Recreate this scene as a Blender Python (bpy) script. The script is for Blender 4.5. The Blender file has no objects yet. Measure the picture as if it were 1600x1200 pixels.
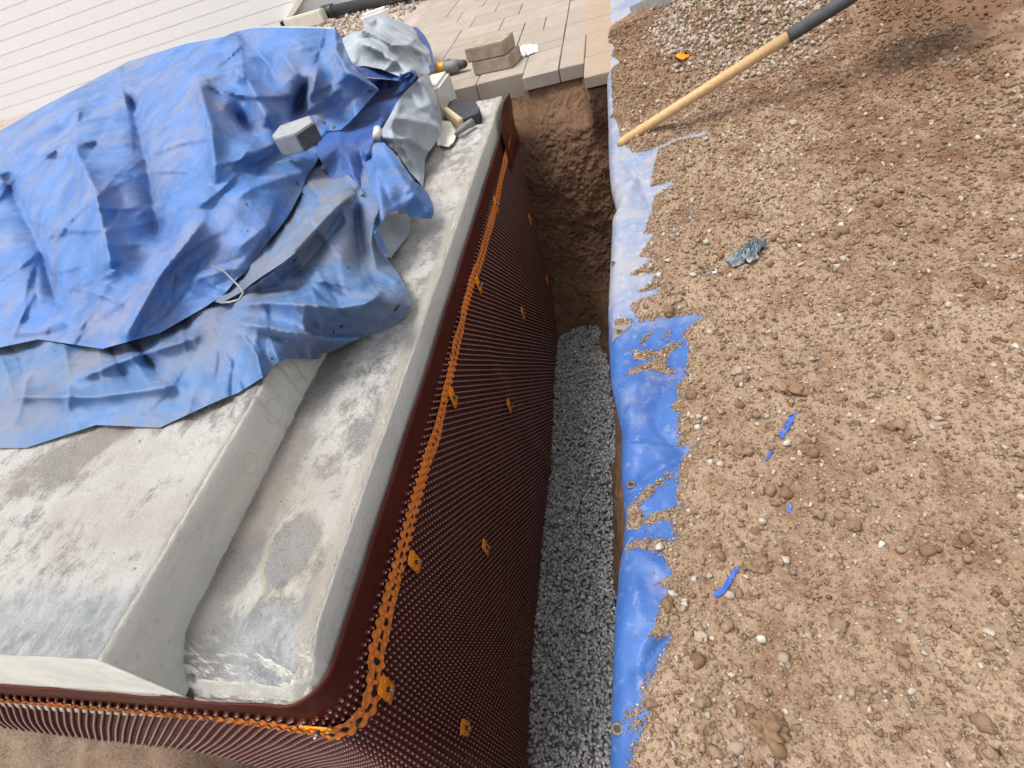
import bpy, bmesh, math, random
import numpy as np
from mathutils import Matrix, Vector
from mathutils.geometry import delaunay_2d_cdt
random.seed(7)
R = np.array([[0.9605096796, 0.1140438589, -0.2538014059],
              [0.0947441556, 0.7235886487, 0.6836980413],
              [0.2616193793, -0.6807447875, 0.6842089117]])   # world -> camera
F = 843.6; H = 0.8                                             # focal length in photo pixels, eye height
SC = bpy.context.scene
# ---------------------------------------------------------------- camera, light
cd = bpy.data.cameras.new('camera'); cam = bpy.data.objects.new('camera', cd); SC.collection.objects.link(cam)
cam.matrix_world = Matrix.Translation((0, 0, H)) @ Matrix([list(r) for r in R.T]).to_4x4()
cd.sensor_fit = 'HORIZONTAL'; cd.sensor_width = 36; cd.lens = 36*F/1600; cd.clip_start = .01; cd.clip_end = 500
SC.camera = cam
SUN_EL, SUN_AZ = math.radians(72), math.radians(-110)          # azimuth from +y towards +x
w = bpy.data.worlds.new('World'); SC.world = w; w.use_nodes = True
nt = w.node_tree; bg = nt.nodes['Background']
sk = nt.nodes.new('ShaderNodeTexSky'); sk.sky_type = 'NISHITA'; sk.sun_disc = False
sk.sun_elevation = SUN_EL; sk.sun_rotation = SUN_AZ; sk.dust_density = 4; sk.air_density = 1
hs = nt.nodes.new('ShaderNodeHueSaturation'); hs.inputs['Saturation'].default_value = .22
nt.links.new(sk.outputs[0], hs.inputs['Color']); nt.links.new(hs.outputs[0], bg.inputs[0]); bg.inputs[1].default_value = .15
sd_ = bpy.data.lights.new('sun', 'SUN'); sd_.energy = 1.35; sd_.angle = math.radians(20); sd_.color = (1, .96, .9)
sun = bpy.data.objects.new('sun', sd_); SC.collection.objects.link(sun)
dv = Vector((math.sin(SUN_AZ)*math.cos(SUN_EL), math.cos(SUN_AZ)*math.cos(SUN_EL), math.sin(SUN_EL)))
sun.rotation_euler = dv.to_track_quat('Z', 'Y').to_euler()
SC.view_settings.view_transform = 'Standard'; SC.view_settings.look = 'None'
SC.view_settings.exposure = 0.62; SC.view_settings.gamma = 1

# ---------------------------------------------------------------- maths
def ray(px, py): return R.T @ np.array([px-800, 600-py, -F])
def bp(px, py, z=0.):
    d = ray(px, py); t = (z-H)/d[2]; return d*t+np.array([0, 0, H])
def bpv(P, Z):
    P = np.asarray(P, float); D = np.stack([P[:, 0]-800, 600-P[:, 1], -F*np.ones(len(P))], 1) @ R
    t = (np.asarray(Z)-H)/D[:, 2]; return D*t[:, None]+np.array([0, 0, H])
def wallpt(px, py, xw=-.52):
    d = ray(px, py); t = xw/d[0]; return d*t+np.array([0, 0, H])
TAB = [np.random.RandomState(i).rand(256, 256) for i in range(12)]
def vn(x, y, s=0):
    T = TAB[s % 12]; xi = np.floor(x).astype(int); yi = np.floor(y).astype(int)
    fx = x-xi; fy = y-yi; fx = fx*fx*(3-2*fx); fy = fy*fy*(3-2*fy)
    a = T[xi & 255, yi & 255]; b = T[(xi+1) & 255, yi & 255]; c = T[xi & 255, (yi+1) & 255]; d = T[(xi+1) & 255, (yi+1) & 255]
    return (a*(1-fx)+b*fx)*(1-fy)+(c*(1-fx)+d*fx)*fy
def fbm(x, y, sc, o=4, s=0, g=.5):
    r = 0; a = 1; n = 0
    for k in range(o):
        r = r+a*(vn(x*sc+17.3*k, y*sc+5.1*k, s+k)*2-1); n += a; a *= g; sc *= 2.03
    return r/n
def sstep(a, b, x):
    t = np.clip((x-a)/(b-a), 0, 1); return t*t*(3-2*t)
def polyline_d(P, L):
    """distance of points P to polyline L, and the signed side"""
    best = np.full(len(P), 1e9); side = np.zeros(len(P))
    for a, b in zip(L[:-1], L[1:]):
        a = np.array(a[:2], float); b = np.array(b[:2], float); ab = b-a
        q = P-a; t = np.clip((q@ab)/(ab@ab+1e-12), 0, 1); e = q-t[:, None]*ab; d = np.hypot(e[:, 0], e[:, 1])
        m = d < best; best[m] = d[m]; side[m] = np.sign(ab[0]*q[m, 1]-ab[1]*q[m, 0])
    return best, side
def inside(P, L):
    r = np.zeros(len(P), bool); n = len(L)
    for i in range(n):
        x1, y1 = L[i][:2]; x2, y2 = L[(i+1) % n][:2]
        if y1 == y2: continue
        c = ((y1 > P[:, 1]) != (y2 > P[:, 1])) & (P[:, 0] < (x2-x1)*(P[:, 1]-y1)/(y2-y1)+x1)
        r ^= c
    return r
def sdist(P, L):
    d, _ = polyline_d(P, list(L)+[L[0]]); return np.where(inside(P, L), d, -d)

# ---------------------------------------------------------------- mesh helpers
COL = SC.collection
def link(name, me, mat, parent=None):
    o = bpy.data.objects.new(name, me); COL.objects.link(o)
    if mat:
        for m in (mat if isinstance(mat, (list, tuple)) else [mat]): me.materials.append(m)
    if parent: o.parent = parent; o.matrix_parent_inverse = parent.matrix_world.inverted() if 0 else Matrix.Translation(-parent.location)
    return o
def npmesh(name, V, Fc, smooth=True, attrs=None):
    """V (n,3); Fc list of face arrays of equal width"""
    me = bpy.data.meshes.new(name); V = np.asarray(V, np.float32)
    fs = [np.asarray(f, np.int32) for f in (Fc if isinstance(Fc, list) else [Fc])]; fs = [f for f in fs if len(f)]
    nl = sum(f.size for f in fs); nf = sum(len(f) for f in fs)
    me.vertices.add(len(V)); me.vertices.foreach_set('co', V.ravel())
    me.loops.add(nl); me.loops.foreach_set('vertex_index', np.concatenate([f.ravel() for f in fs]))
    me.polygons.add(nf); st = []; o = 0
    for f in fs: st.append(o+np.arange(len(f))*f.shape[1]); o += f.size
    me.polygons.foreach_set('loop_start', np.concatenate(st).astype(np.int32))
    me.update(calc_edges=True); me.validate()
    if smooth: me.polygons.foreach_set('use_smooth', np.ones(len(me.polygons), bool))
    for k, a in (attrs or {}).items():
        at = me.attributes.new(k, 'FLOAT', 'POINT'); at.data.foreach_set('value', np.asarray(a, np.float32))
    return me
def gridfaces(nu, nv, flip=False):
    i, j = np.meshgrid(np.arange(nu-1), np.arange(nv-1), indexing='ij'); a = (i*nv+j).ravel()
    f = np.stack([a, a+nv, a+nv+1, a+1], 1); return f[:, ::-1] if flip else f
def tag(o, label=None, cat=None, group=None, kind=None):
    for k, v in (('label', label), ('category', cat), ('group', group), ('kind', kind)):
        if v: o[k] = v
    return o
def thing(name, loc, label, cat, group=None):
    o = bpy.data.objects.new(name, None); COL.objects.link(o); o.location = loc; o.empty_display_size = .05
    return tag(o, label, cat, group)
def bmobj(name, bm, mat, parent=None, smooth=False, bevel=0):
    if bevel: bmesh.ops.bevel(bm, geom=list(bm.edges), offset=bevel, segments=2, affect='EDGES', clamp_overlap=True)
    me = bpy.data.meshes.new(name); bm.normal_update(); bm.to_mesh(me); bm.free()
    if smooth: me.polygons.foreach_set('use_smooth', np.ones(len(me.polygons), bool))
    return link(name, me, mat, parent)
def frame(d, up=(0, 0, 1)):
    x = Vector(d).normalized(); z = Vector(up); y = z.cross(x).normalized(); z = x.cross(y)
    return Matrix((x, y, z)).transposed().to_4x4()
def box(bm, c, s, rot=None):
    m = Matrix.Translation(c) @ (rot if rot is not None else Matrix()) @ Matrix.Diagonal((s[0], s[1], s[2], 1))
    return bmesh.ops.create_cube(bm, size=1, matrix=m)['verts']
def tube(bm, pts, rad, n=12, cap=True):
    pts = [Vector(p) for p in pts]; rad = rad if isinstance(rad, (list, tuple)) else [rad]*len(pts); rings = []
    ref = Vector((0, 0, 1)) if abs((pts[-1]-pts[0]).normalized().z) < .9 else Vector((1, 0, 0))
    for i, p in enumerate(pts):
        d = (pts[min(i+1, len(pts)-1)]-pts[max(i-1, 0)]).normalized(); a = d.cross(ref).normalized(); b = a.cross(d)
        rings.append([bm.verts.new(p+(a*math.cos(2*math.pi*k/n)+b*math.sin(2*math.pi*k/n))*rad[i]) for k in range(n)])
    for r0, r1 in zip(rings[:-1], rings[1:]):
        for k in range(n): bm.faces.new((r0[k], r0[(k+1) % n], r1[(k+1) % n], r1[k]))
    if cap: bm.faces.new(rings[0][::-1]); bm.faces.new(rings[-1])
def rock_templates(n, npts, flat=.7, seed=0, sub=0):
    rnd = random.Random(seed); out = []
    for _ in range(n):
        bm = bmesh.new()
        for k in range(npts):
            v = Vector((rnd.gauss(0, 1), rnd.gauss(0, 1), rnd.gauss(0, 1))).normalized()*rnd.uniform(.8, 1.08)
            bm.verts.new((v.x, v.y*rnd.uniform(.75, .95), v.z*flat))
        r = bmesh.ops.convex_hull(bm, input=bm.verts)
        bmesh.ops.delete(bm, geom=[v for v in bm.verts if not v.link_faces], context='VERTS')
        if sub:
            bmesh.ops.subdivide_edges(bm, edges=list(bm.edges), cuts=sub, use_grid_fill=True, smooth=.6)
            for v in bm.verts: v.co *= 1+rnd.uniform(-.05, .05)
        bmesh.ops.triangulate(bm, faces=list(bm.faces)); bm.verts.index_update()
        out.append((np.array([v.co[:] for v in bm.verts]), np.array([[v.index for v in f.verts] for f in bm.faces]))); bm.free()
    return out
def scatter(name, T, P, S, rs, smooth=False, tone=None, tilt=1.):
    """stones of templates T at points P with radii S as one mesh"""
    n = len(P); rg = np.random.RandomState(rs); ti = rg.randint(0, len(T), n)
    q = rg.randn(n, 4); q[:, 1:3] *= tilt; q /= np.linalg.norm(q, axis=1)[:, None]
    a, b, c, d = q.T
    M = np.stack([1-2*(c*c+d*d), 2*(b*c-a*d), 2*(b*d+a*c), 2*(b*c+a*d), 1-2*(b*b+d*d), 2*(c*d-a*b), 2*(b*d-a*c), 2*(c*d+a*b), 1-2*(b*b+c*c)], 1).reshape(n, 3, 3)
    tone = rg.rand(n) if tone is None else tone
    VV, FF, TT, off = [], [], [], 0
    for k, (tv, tf) in enumerate(T):
        idx = np.where(ti == k)[0]
        if not len(idx): continue
        v = np.einsum('nij,vj->nvi', M[idx], tv)*S[idx, None, None]+P[idx][:, None, :]
        f = tf[None]+(off+np.arange(len(idx))*len(tv))[:, None, None]
        VV.append(v.reshape(-1, 3)); FF.append(f.reshape(-1, 3)); TT.append(np.repeat(tone[idx], len(tv))); off += len(idx)*len(tv)
    return npmesh(name, np.concatenate(VV), np.concatenate(FF), smooth, {'tone': np.concatenate(TT)})

# ---------------------------------------------------------------- materials
class M:
    def __init__(s, name, rough=.8, spec=.5, **kw):
        s.m = bpy.data.materials.new(name); s.m.use_nodes = True; s.t = s.m.node_tree; s.b = s.t.nodes['Principled BSDF']
        s.b.inputs['Roughness'].default_value = rough; s.b.inputs['Specular IOR Level'].default_value = spec
        for k, v in kw.items(): s.b.inputs[k.replace('_', ' ')].default_value = v
        s.pos = s.t.nodes.new('ShaderNodeNewGeometry').outputs['Position']
    def n(s, ty, **kw):
        x = s.t.nodes.new(ty)
        for k, v in kw.items(): setattr(x, k, v)
        return x
    def l(s, a, b): s.t.links.new(a, b)
    def put(s, sock, v):
        if isinstance(v, bpy.types.NodeSocket): s.l(v, sock)
        elif isinstance(v, (tuple, list)): sock.default_value = (*v, 1) if len(v) == 3 and sock.type == 'RGBA' else v
        else: sock.default_value = v
    def scaled(s, v):
        x = s.n('ShaderNodeVectorMath', operation='MULTIPLY'); s.l(s.pos, x.inputs[0]); x.inputs[1].default_value = v; return x.outputs[0]
    def noise(s, sc, det=4, rough=.55, vec=None, dist=0.):
        x = s.n('ShaderNodeTexNoise'); x.inputs['Scale'].default_value = sc; x.inputs['Detail'].default_value = det
        x.inputs['Roughness'].default_value = rough; x.inputs['Distortion'].default_value = dist; s.l(vec or s.pos, x.inputs['Vector']); return x.outputs['Fac']
    def voro(s, sc, feat='F1', out='Distance'):
        x = s.n('ShaderNodeTexVoronoi', feature=feat); x.inputs['Scale'].default_value = sc; s.l(s.pos, x.inputs['Vector']); return x.outputs[out]
    def rng(s, v, a, b, c=0., d=1.):
        x = s.n('ShaderNodeMapRange'); s.l(v, x.inputs[0])
        for i, q in enumerate((a, b, c, d)): x.inputs[i+1].default_value = q
        return x.outputs[0]
    def math(s, op, a, b=0.):
        x = s.n('ShaderNodeMath', operation=op); s.put(x.inputs[0], a); s.put(x.inputs[1], b); return x.outputs[0]
    def mix(s, f, a, b):
        x = s.n('ShaderNodeMix', data_type='RGBA'); s.put(x.inputs[0], f); s.put(x.inputs[6], a); s.put(x.inputs[7], b); return x.outputs[2]
    def attr(s, n): return s.n('ShaderNodeAttribute', attribute_name=n).outputs['Fac']
    def col(s, c): s.put(s.b.inputs['Base Color'], c); return s
    def bump(s, h, st=.5, d=.002):
        x = s.n('ShaderNodeBump'); x.inputs['Strength'].default_value = st; x.inputs['Distance'].default_value = d
        s.l(h, x.inputs['Height']); s.l(x.outputs[0], s.b.inputs['Normal']); return s
    def ri(s, v): s.put(s.b.inputs['Roughness'], v); return s
    def xyz(s):
        x = s.n('ShaderNodeSeparateXYZ'); s.l(s.pos, x.inputs[0]); return x.outputs

def simple(name, c, rough=.6, var=.12, sc=30, bump=.2, d=.001, c2=None, **kw):
    m = M(name, rough, **kw); n = m.noise(sc); c2 = c2 or tuple(x*(1-2*var) for x in c)
    m.col(m.mix(m.rng(n, .3, .7), c2, c)); m.bump(m.noise(sc*6), bump, d); return m.m

def mk_soil(name, dry, brown, red, grain=1., moist=False):
    m = M(name, .95, .15); big = m.noise(2.2, 5, .6); mid = m.noise(14, 5, .65); fine = m.noise(260, 3, .7)
    c = m.mix(m.rng(big, .42, .62), dry, brown); c = m.mix(m.math('MULTIPLY', m.rng(mid, .5, .66), .75), c, red)
    pale = tuple(min(1, x*1.45) for x in dry)
    c = m.mix(m.math('MULTIPLY', m.rng(fine, .56, .68), .7), c, pale)
    c = m.mix(m.math('MULTIPLY', m.rng(m.noise(90, 3, .6), .56, .68), .5), c, tuple(x*.55 for x in brown))
    if moist:
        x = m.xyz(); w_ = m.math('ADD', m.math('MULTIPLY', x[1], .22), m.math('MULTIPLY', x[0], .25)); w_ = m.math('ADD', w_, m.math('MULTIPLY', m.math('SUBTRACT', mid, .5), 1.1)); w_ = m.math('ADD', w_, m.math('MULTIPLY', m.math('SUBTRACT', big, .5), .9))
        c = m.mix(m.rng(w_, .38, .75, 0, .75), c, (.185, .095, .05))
    m.col(c); h = m.math('ADD', fine, m.math('MULTIPLY', m.noise(80, 4, .7), 1.6)); m.bump(h, .9*grain, .004); return m.m
MAT = {}
MAT['soil'] = mk_soil('soil_dry', (.41, .295, .205), (.31, .205, .135), (.225, .125, .075), moist=True)
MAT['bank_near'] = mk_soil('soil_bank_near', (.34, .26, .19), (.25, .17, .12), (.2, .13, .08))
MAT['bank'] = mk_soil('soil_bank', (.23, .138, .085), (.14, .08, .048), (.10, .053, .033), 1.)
def mk_clod():
    m = M('clods', .95, .15); t = m.attr('tone'); c = m.mix(m.rng(t, 0, .45), (.25, .15, .085), (.39, .27, .17))
    c = m.mix(m.rng(t, .5, .8), c, (.44, .34, .245)); c = m.mix(m.rng(t, .9, .93), c, (.66, .58, .49))
    x = m.xyz(); w_ = m.math('ADD', m.math('MULTIPLY', x[1], .22), m.math('MULTIPLY', x[0], .25)); w_ = m.math('ADD', w_, m.math('MULTIPLY', m.math('SUBTRACT', m.noise(14, 5, .65), .5), 1.1)); w_ = m.math('ADD', w_, m.math('MULTIPLY', m.math('SUBTRACT', m.noise(2.2, 5, .6), .5), .9))
    c = m.mix(m.rng(w_, .38, .75, 0, .65), c, (.195, .104, .057))
    m.col(m.mix(m.rng(m.noise(120), .35, .7, 0, .4), c, (.24, .145, .09))); m.bump(m.noise(170, 5, .75), .9, .005); return m.m
MAT['clod'] = mk_clod()
def mk_gravel():
    m = M('gravel_stone', .85, .3); t = m.attr('tone'); c = m.mix(t, (.31, .31, .31), (.52, .52, .515))
    c = m.mix(m.rng(t, .95, .99), c, (.68, .67, .66)); x = m.xyz()
    brown = m.math('MULTIPLY', m.rng(x[1], 2.0, 2.5), m.rng(x[0], -.42, -.28))
    c = m.mix(m.math('MULTIPLY', brown, m.rng(m.noise(18), .4, .6)), c, (.2, .12, .075))
    m.col(c); m.bump(m.noise(400), .4, .001); return m.m
MAT['gravel'] = mk_gravel()
MAT['floor'] = None
def mk_pale():
    m = M('pale_stone', .85, .3); t = m.attr('tone'); c = m.mix(t, (.33, .275, .215), (.60, .56, .49))
    m.col(m.mix(m.rng(m.noise(60), .4, .65, 0, .65), c, (.33, .22, .14))); m.bump(m.noise(200), .6, .003); return m.m
MAT['pale'] = mk_pale()
def mk_concrete():
    m = M('weathered_concrete', .88, .3); x = m.xyz(); N = m.n('ShaderNodeSeparateXYZ'); m.l(m.n('ShaderNodeNewGeometry').outputs['True Normal'], N.inputs[0])
    up = m.rng(N.outputs[2], .55, .85)
    a = m.noise(4.2, 9, .66, None, .3); b = m.noise(22, 9, .78, m.scaled((1.3, .8, 1)), .3); f = m.noise(380, 2, .7)
    v = m.math('ADD', a, m.math('MULTIPLY', b, .8))
    top = m.mix(m.rng(v, .81, .89), (.50, .475, .45), (.74, .71, .655)); top = m.mix(m.rng(v, .89, .95), top, (.86, .835, .785))
    gran = m.math('MULTIPLY', m.rng(v, .92, .82), m.rng(f, .47, .6)); top = m.mix(m.math('MULTIPLY', gran, .6), top, (.2, .195, .2))
    end = m.math('MULTIPLY', m.rng(m.math('ADD', x[1], m.math('MULTIPLY', m.math('SUBTRACT', a, .5), .2)), .285, .255), .85)
    top = m.mix(end, top, m.mix(m.rng(b, .4, .6), (.44, .47, .49), (.74, .75, .74)))
    for qx, qy, rx, ry in ((-.73, .365, .045, .065), (-.635, .385, .052, .075)):
        u_ = m.math('DIVIDE', m.math('SUBTRACT', x[0], qx), rx); v_ = m.math('DIVIDE', m.math('SUBTRACT', x[1], qy), ry)
        dd = m.math('SQRT', m.math('ADD', m.math('MULTIPLY', u_, u_), m.math('MULTIPLY', v_, v_))); dd = m.math('ADD', dd, m.math('MULTIPLY', m.math('SUBTRACT', b, .5), .9))
        patch_ = m.mix(m.rng(f, .45, .6), (.46, .44, .42), (.27, .265, .27)); top = m.mix(m.math('MULTIPLY', m.rng(dd, 1.0, .82), .8), top, patch_)
        rim = m.math('SUBTRACT', 1., m.rng(m.math('ABSOLUTE', m.math('SUBTRACT', dd, .98)), .0, .11)); top = m.mix(m.math('MULTIPLY', rim, .6), top, (.66, .56, .34))
    # dust gathered along the foot of the step
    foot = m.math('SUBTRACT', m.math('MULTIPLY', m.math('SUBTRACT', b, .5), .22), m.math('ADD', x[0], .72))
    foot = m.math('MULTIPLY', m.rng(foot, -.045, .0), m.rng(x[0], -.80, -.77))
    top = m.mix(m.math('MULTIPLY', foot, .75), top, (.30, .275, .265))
    top = m.mix(m.math('MULTIPLY', m.rng(m.noise(3.5, 3), .52, .68), .45), top, (.58, .47, .38))
    top = m.mix(m.math('MULTIPLY', m.rng(m.noise(75, 3, .6), .68, .73), .7), top, (.16, .16, .17))
    edge = m.rng(m.math('ADD', x[0], m.math('MULTIPLY', m.noise(40, 4), .03)), -.556, -.545)
    top = m.mix(m.math('MULTIPLY', edge, .8), top, (.68, .62, .53))
    face = m.mix(m.rng(m.noise(7, 6, .6, m.scaled((1, .6, 2))), .35, .65), (.58, .565, .505), (.70, .68, .605))
    face = m.mix(m.math('MULTIPLY', m.rng(m.noise(60, 5, .7), .6, .72), .5), face, (.3, .29, .26))
    # rings left by form ties
    for cy, cz, r in ((.352, .017, .016), (.47, .01, .014), (.67, .115, .026), (.545, .105, .02)):
        u = m.math('SUBTRACT', x[1], cy); v = m.math('SUBTRACT', x[2], cz)
        dd = m.math('SQRT', m.math('ADD', m.math('MULTIPLY', u, u), m.math('MULTIPLY', v, v)))
        ring = m.math('SUBTRACT', 1., m.rng(m.math('ABSOLUTE', m.math('SUBTRACT', dd, r)), .0004, .0018))
        face = m.mix(m.math('MULTIPLY', ring, .35), face, (.28, .25, .2))
    c = m.mix(up, face, top); m.col(c)
    h = m.math('ADD', m.math('MULTIPLY', m.noise(45, 8, .75), 1.2), m.math('MULTIPLY', b, 1.2)); h = m.math('ADD', h, m.math('MULTIPLY', f, .35)); h = m.math('MULTIPLY', h, m.math('ADD', m.math('MULTIPLY', up, .8), .2))
    m.bump(h, 1., .016); return m.m
MAT['conc'] = mk_concrete()
def mk_tarp(name, blue, dusty, dust_amt, sc=5., rough=.55, back=(.5, .53, .55)):
    m = M(name, rough, .5); a = m.noise(sc, 7, .68, None, .25); b = m.noise(sc*9, 6, .75, m.scaled((1, 1.8, 1)), .1)
    lo = .62-dust_amt*.22; d = m.rng(m.math('ADD', a, m.math('MULTIPLY', m.math('SUBTRACT', b, .5), .45)), lo-.04, lo+.2)
    c = m.mix(m.rng(m.noise(sc*1.7, 4), .35, .65), blue, tuple(min(1, x*1.35+.02) for x in blue))
    haze = m.rng(m.noise(sc*.6, 3), .3, .7, .05, .35*dust_amt+.05)
    c = m.mix(haze, c, (.13, .215, .37)); c = m.mix(m.math('MULTIPLY', d, .55), c, dusty)
    c = m.mix(m.math('MULTIPLY', m.rng(m.noise(sc*14, 4, .8), .66, .72), .6), c, (.5, .4, .32))
    g = m.n('ShaderNodeNewGeometry').outputs['Backfacing']
    bk = m.mix(m.rng(a, .4, .7), back, tuple(x*.8 for x in back)); m.col(m.mix(g, c, bk))
    vc = m.n('ShaderNodeTexVoronoi'); vc.inputs['Scale'].default_value = 7; vd = m.n('ShaderNodeVectorMath', operation='ADD'); m.l(m.scaled((1, 1.3, 1)), vd.inputs[0]); nn_ = m.n('ShaderNodeTexNoise'); nn_.inputs['Scale'].default_value = 4; m.l(m.pos, nn_.inputs['Vector'])
    vs_ = m.n('ShaderNodeVectorMath', operation='SCALE'); m.l(nn_.outputs['Color'], vs_.inputs[0]); vs_.inputs['Scale'].default_value = .25; m.l(vs_.outputs[0], vd.inputs[1]); m.l(vd.outputs[0], vc.inputs['Vector'])
    v2 = m.n('ShaderNodeTexVoronoi'); v2.inputs['Scale'].default_value = 17; m.l(vd.outputs[0], v2.inputs['Vector']); cre = m.math('ADD', m.math('MULTIPLY', vc.outputs['Distance'], 1.5), m.math('MULTIPLY', v2.outputs['Distance'], .7))
    m.ri(m.rng(d, 0, 1, rough, .8)); m.bump(m.math('ADD', cre, m.math('MULTIPLY', m.noise(26, 5, .62), .7)), .55, .011); return m.m
MAT['tarp'] = mk_tarp('tarp_blue_dusty', (.036, .13, .37), (.31, .27, .255), .6, 5.)
MAT['tarp_deep'] = mk_tarp('tarp_blue_clean_shaded', (.018, .068, .27), (.20, .2, .26), .35, 5.)  # less dusty, darkened to paint in the hollow's shade; hem and band share it
MAT['tarp_low'] = mk_tarp('tarp_blue_soiled', (.042, .13, .31), (.27, .235, .205), .9, 4.)
MAT['tarp_dirt'] = mk_tarp('tarp_soiled_strip', (.085, .145, .25), (.235, .185, .145), 1.05, 6.)
MAT['tarp_grey'] = mk_tarp('tarp_grey_back', (.31, .345, .37), (.28, .29, .30), .25, 4., .55, (.07, .19, .56))
def mk_rtarp():
    m = M('tarp_blue_edge', .48, .4); x = m.xyz(); a = m.noise(7, 6, .62, None, .8); b = m.noise(60, 5, .7)
    far = m.rng(m.math('ADD', x[1], m.math('MULTIPLY', m.math('SUBTRACT', a, .5), .35)), .93, 1.03)
    c = m.mix(m.rng(a, .35, .65), (.033, .10, .325), (.055, .145, .40))
    c = m.mix(m.math('MULTIPLY', m.rng(b, .56, .7), .4), c, (.36, .36, .42)); c = m.mix(m.math('MULTIPLY', m.rng(m.noise(5, 5, .7), .52, .66), .35), c, (.40, .34, .29))
    pale = m.mix(m.rng(a, .38, .62), (.38, .375, .385), (.22, .275, .41)); pale = m.mix(m.math('MULTIPLY', m.rng(b, .5, .65), .5), pale, (.52, .46, .42))
    c = m.mix(m.math('MULTIPLY', far, .85), c, pale)
    g = m.n('ShaderNodeNewGeometry').outputs['Backfacing']; m.col(m.mix(g, c, (.42, .43, .44)))
    vc = m.n('ShaderNodeTexVoronoi'); vc.inputs['Scale'].default_value = 14; m.l(m.scaled((1, 1.6, 1)), vc.inputs['Vector']); m.bump(m.math('ADD', m.noise(25, 3, .6), m.math('MULTIPLY', vc.outputs['Distance'], .8)), .4, .005); return m.m
MAT['rtarp'] = mk_rtarp()
def mk_membrane():
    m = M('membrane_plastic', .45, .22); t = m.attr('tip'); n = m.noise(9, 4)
    c = m.mix(m.rng(n, .35, .65), (.066, .011, .0068), (.088, .0155, .0095)); c = m.mix(t, c, (.50, .36, .34)); m.col(c)  # pale tips: the glint on each dimple cap is painted into the colour
    m.ri(m.rng(m.noise(40), .3, .7, .32, .5)); return m.m
MAT['memb'] = mk_membrane()
def mk_tape():
    m = M('orange_strip', .38, .5); y = m.xyz()[1]; n = m.noise(75, 2, .5); g = m.attr('gap')
    near = m.rng(y, .12, .9, .42, .0); k = m.rng(m.math('ADD', m.math('ADD', g, m.math('MULTIPLY', m.rng(y, .55, .15), .16)), m.math('MULTIPLY', m.math('SUBTRACT', n, .5), 1.1)), .5, .55)
    dk = m.mix(m.rng(m.math('ADD', n, near), .66, .70), (.10, .02, .01), (.010, .010, .012))
    m.col(m.mix(k, m.mix(m.noise(30), (.68, .17, .028), (.88, .28, .06)), dk)); return m.m
MAT['tape'] = mk_tape()
MAT['clip'] = simple('orange_clip', (.93, .30, .012), .35, .04, 60, .05)
MAT['steel'] = simple('nail_steel', (.55, .55, .55), .3, .1, 80, .1, Metallic=.9)
MAT['dark'] = simple('dark_rubber', (.02, .02, .022), .6, .2, 40)
MAT['wood'] = None
def mk_wood(name, a, b, vec=(4, 4, 60)):
    m = M(name, .55, .4); n = m.noise(3, 6, .65, m.scaled(vec), .4); m.col(m.mix(m.rng(n, .35, .65), a, b)); m.bump(n, .2, .001); return m.m
MAT['handle'] = mk_wood('ash_handle', (.50, .31, .135), (.62, .42, .21), (30, 30, 30))
MAT['palewood'] = mk_wood('pale_wood', (.55, .42, .27), (.66, .53, .37), (30, 30, 30))
def mk_paver(name, a, b):
    m = M(name, .9, .2); t = m.attr('tone'); c = m.mix(t, a, b); n = m.noise(9, 6, .65)
    c = m.mix(m.rng(n, .4, .7, 0, .5), c, tuple(x*.75 for x in a)); x = m.xyz()
    sand = m.math('MULTIPLY', m.rng(m.math('ADD', x[0], m.math('MULTIPLY', m.noise(8, 5), .5)), .0, .22), .8)
    c = m.mix(sand, c, (.42, .28, .17))
    c = m.mix(m.math('MULTIPLY', m.rng(m.noise(150, 3), .58, .7), .4), c, (.25, .2, .16)); m.col(c); m.bump(m.noise(180, 4, .7), .5, .003); return m.m
MAT['paver'] = mk_paver('paver_buff', (.36, .31, .26), (.42, .36, .305))
MAT['conc2'] = simple('white_block', (.66, .64, .58), .85, .08, 18, .5, .003)
MAT['joint'] = simple('joint_sand', (.24, .19, .145), .95, .15, 40, .3)
MAT['block'] = simple('edging_block', (.42, .33, .25), .9, .18, 25, .6, .003)
MAT['white'] = simple('white_paint', (.82, .82, .80), .5, .03, 10, .1)
MAT['render'] = simple('white_boards', (.9, .9, .89), .5, .02, 6, .05)
MAT['cream'] = simple('cream_plastic', (.74, .70, .60), .5, .06, 12, .1)
MAT['pipe'] = simple('black_pipe', (.045, .047, .052), .42, .15, 20, .1)
MAT['yellow'] = simple('yellow_plastic', (.75, .42, .04), .45, .2, 60, .2, c2=(.45, .25, .06))
MAT['grey'] = simple('grey_plastic', (.27, .25, .23), .55, .2, 60, .2)
MAT['stone'] = simple('grey_cut_stone', (.36, .375, .39), .8, .12, 25, .4, .002)
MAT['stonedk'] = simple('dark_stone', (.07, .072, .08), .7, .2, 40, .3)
MAT['bag'] = simple('white_plastic_bag', (.82, .80, .78), .4, .05, 20, .2)
MAT['foil2'] = simple('light_plastic_scrap', (.34, .38, .39), .3, .3, 50, .3, c2=(.10, .12, .14))
MAT['foil'] = simple('grey_plastic_scrap', (.20, .24, .27), .3, .3, 60, .3, c2=(.05, .065, .08))
MAT['bluescrap'] = simple('blue_scrap', (.045, .15, .6), .4, .2, 30, .2)
MAT['rubble'] = mk_soil('pink_rubble', (.52, .44, .40), (.42, .34, .30), (.36, .27, .23))
MAT['brickred'] = simple('brown_brick', (.36, .19, .11), .9, .15, 40, .4)
MAT['brass'] = simple('worn_eyelet', (.20, .165, .13), .5, .2, 200, .3, Metallic=.5)
MAT['metal'] = simple('zinc_metal', (.42, .43, .42), .45, .15, 30, .2, Metallic=.4)
MAT['board'] = simple('concrete_slab', (.5, .49, .47), .85, .1, 20, .3)

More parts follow.
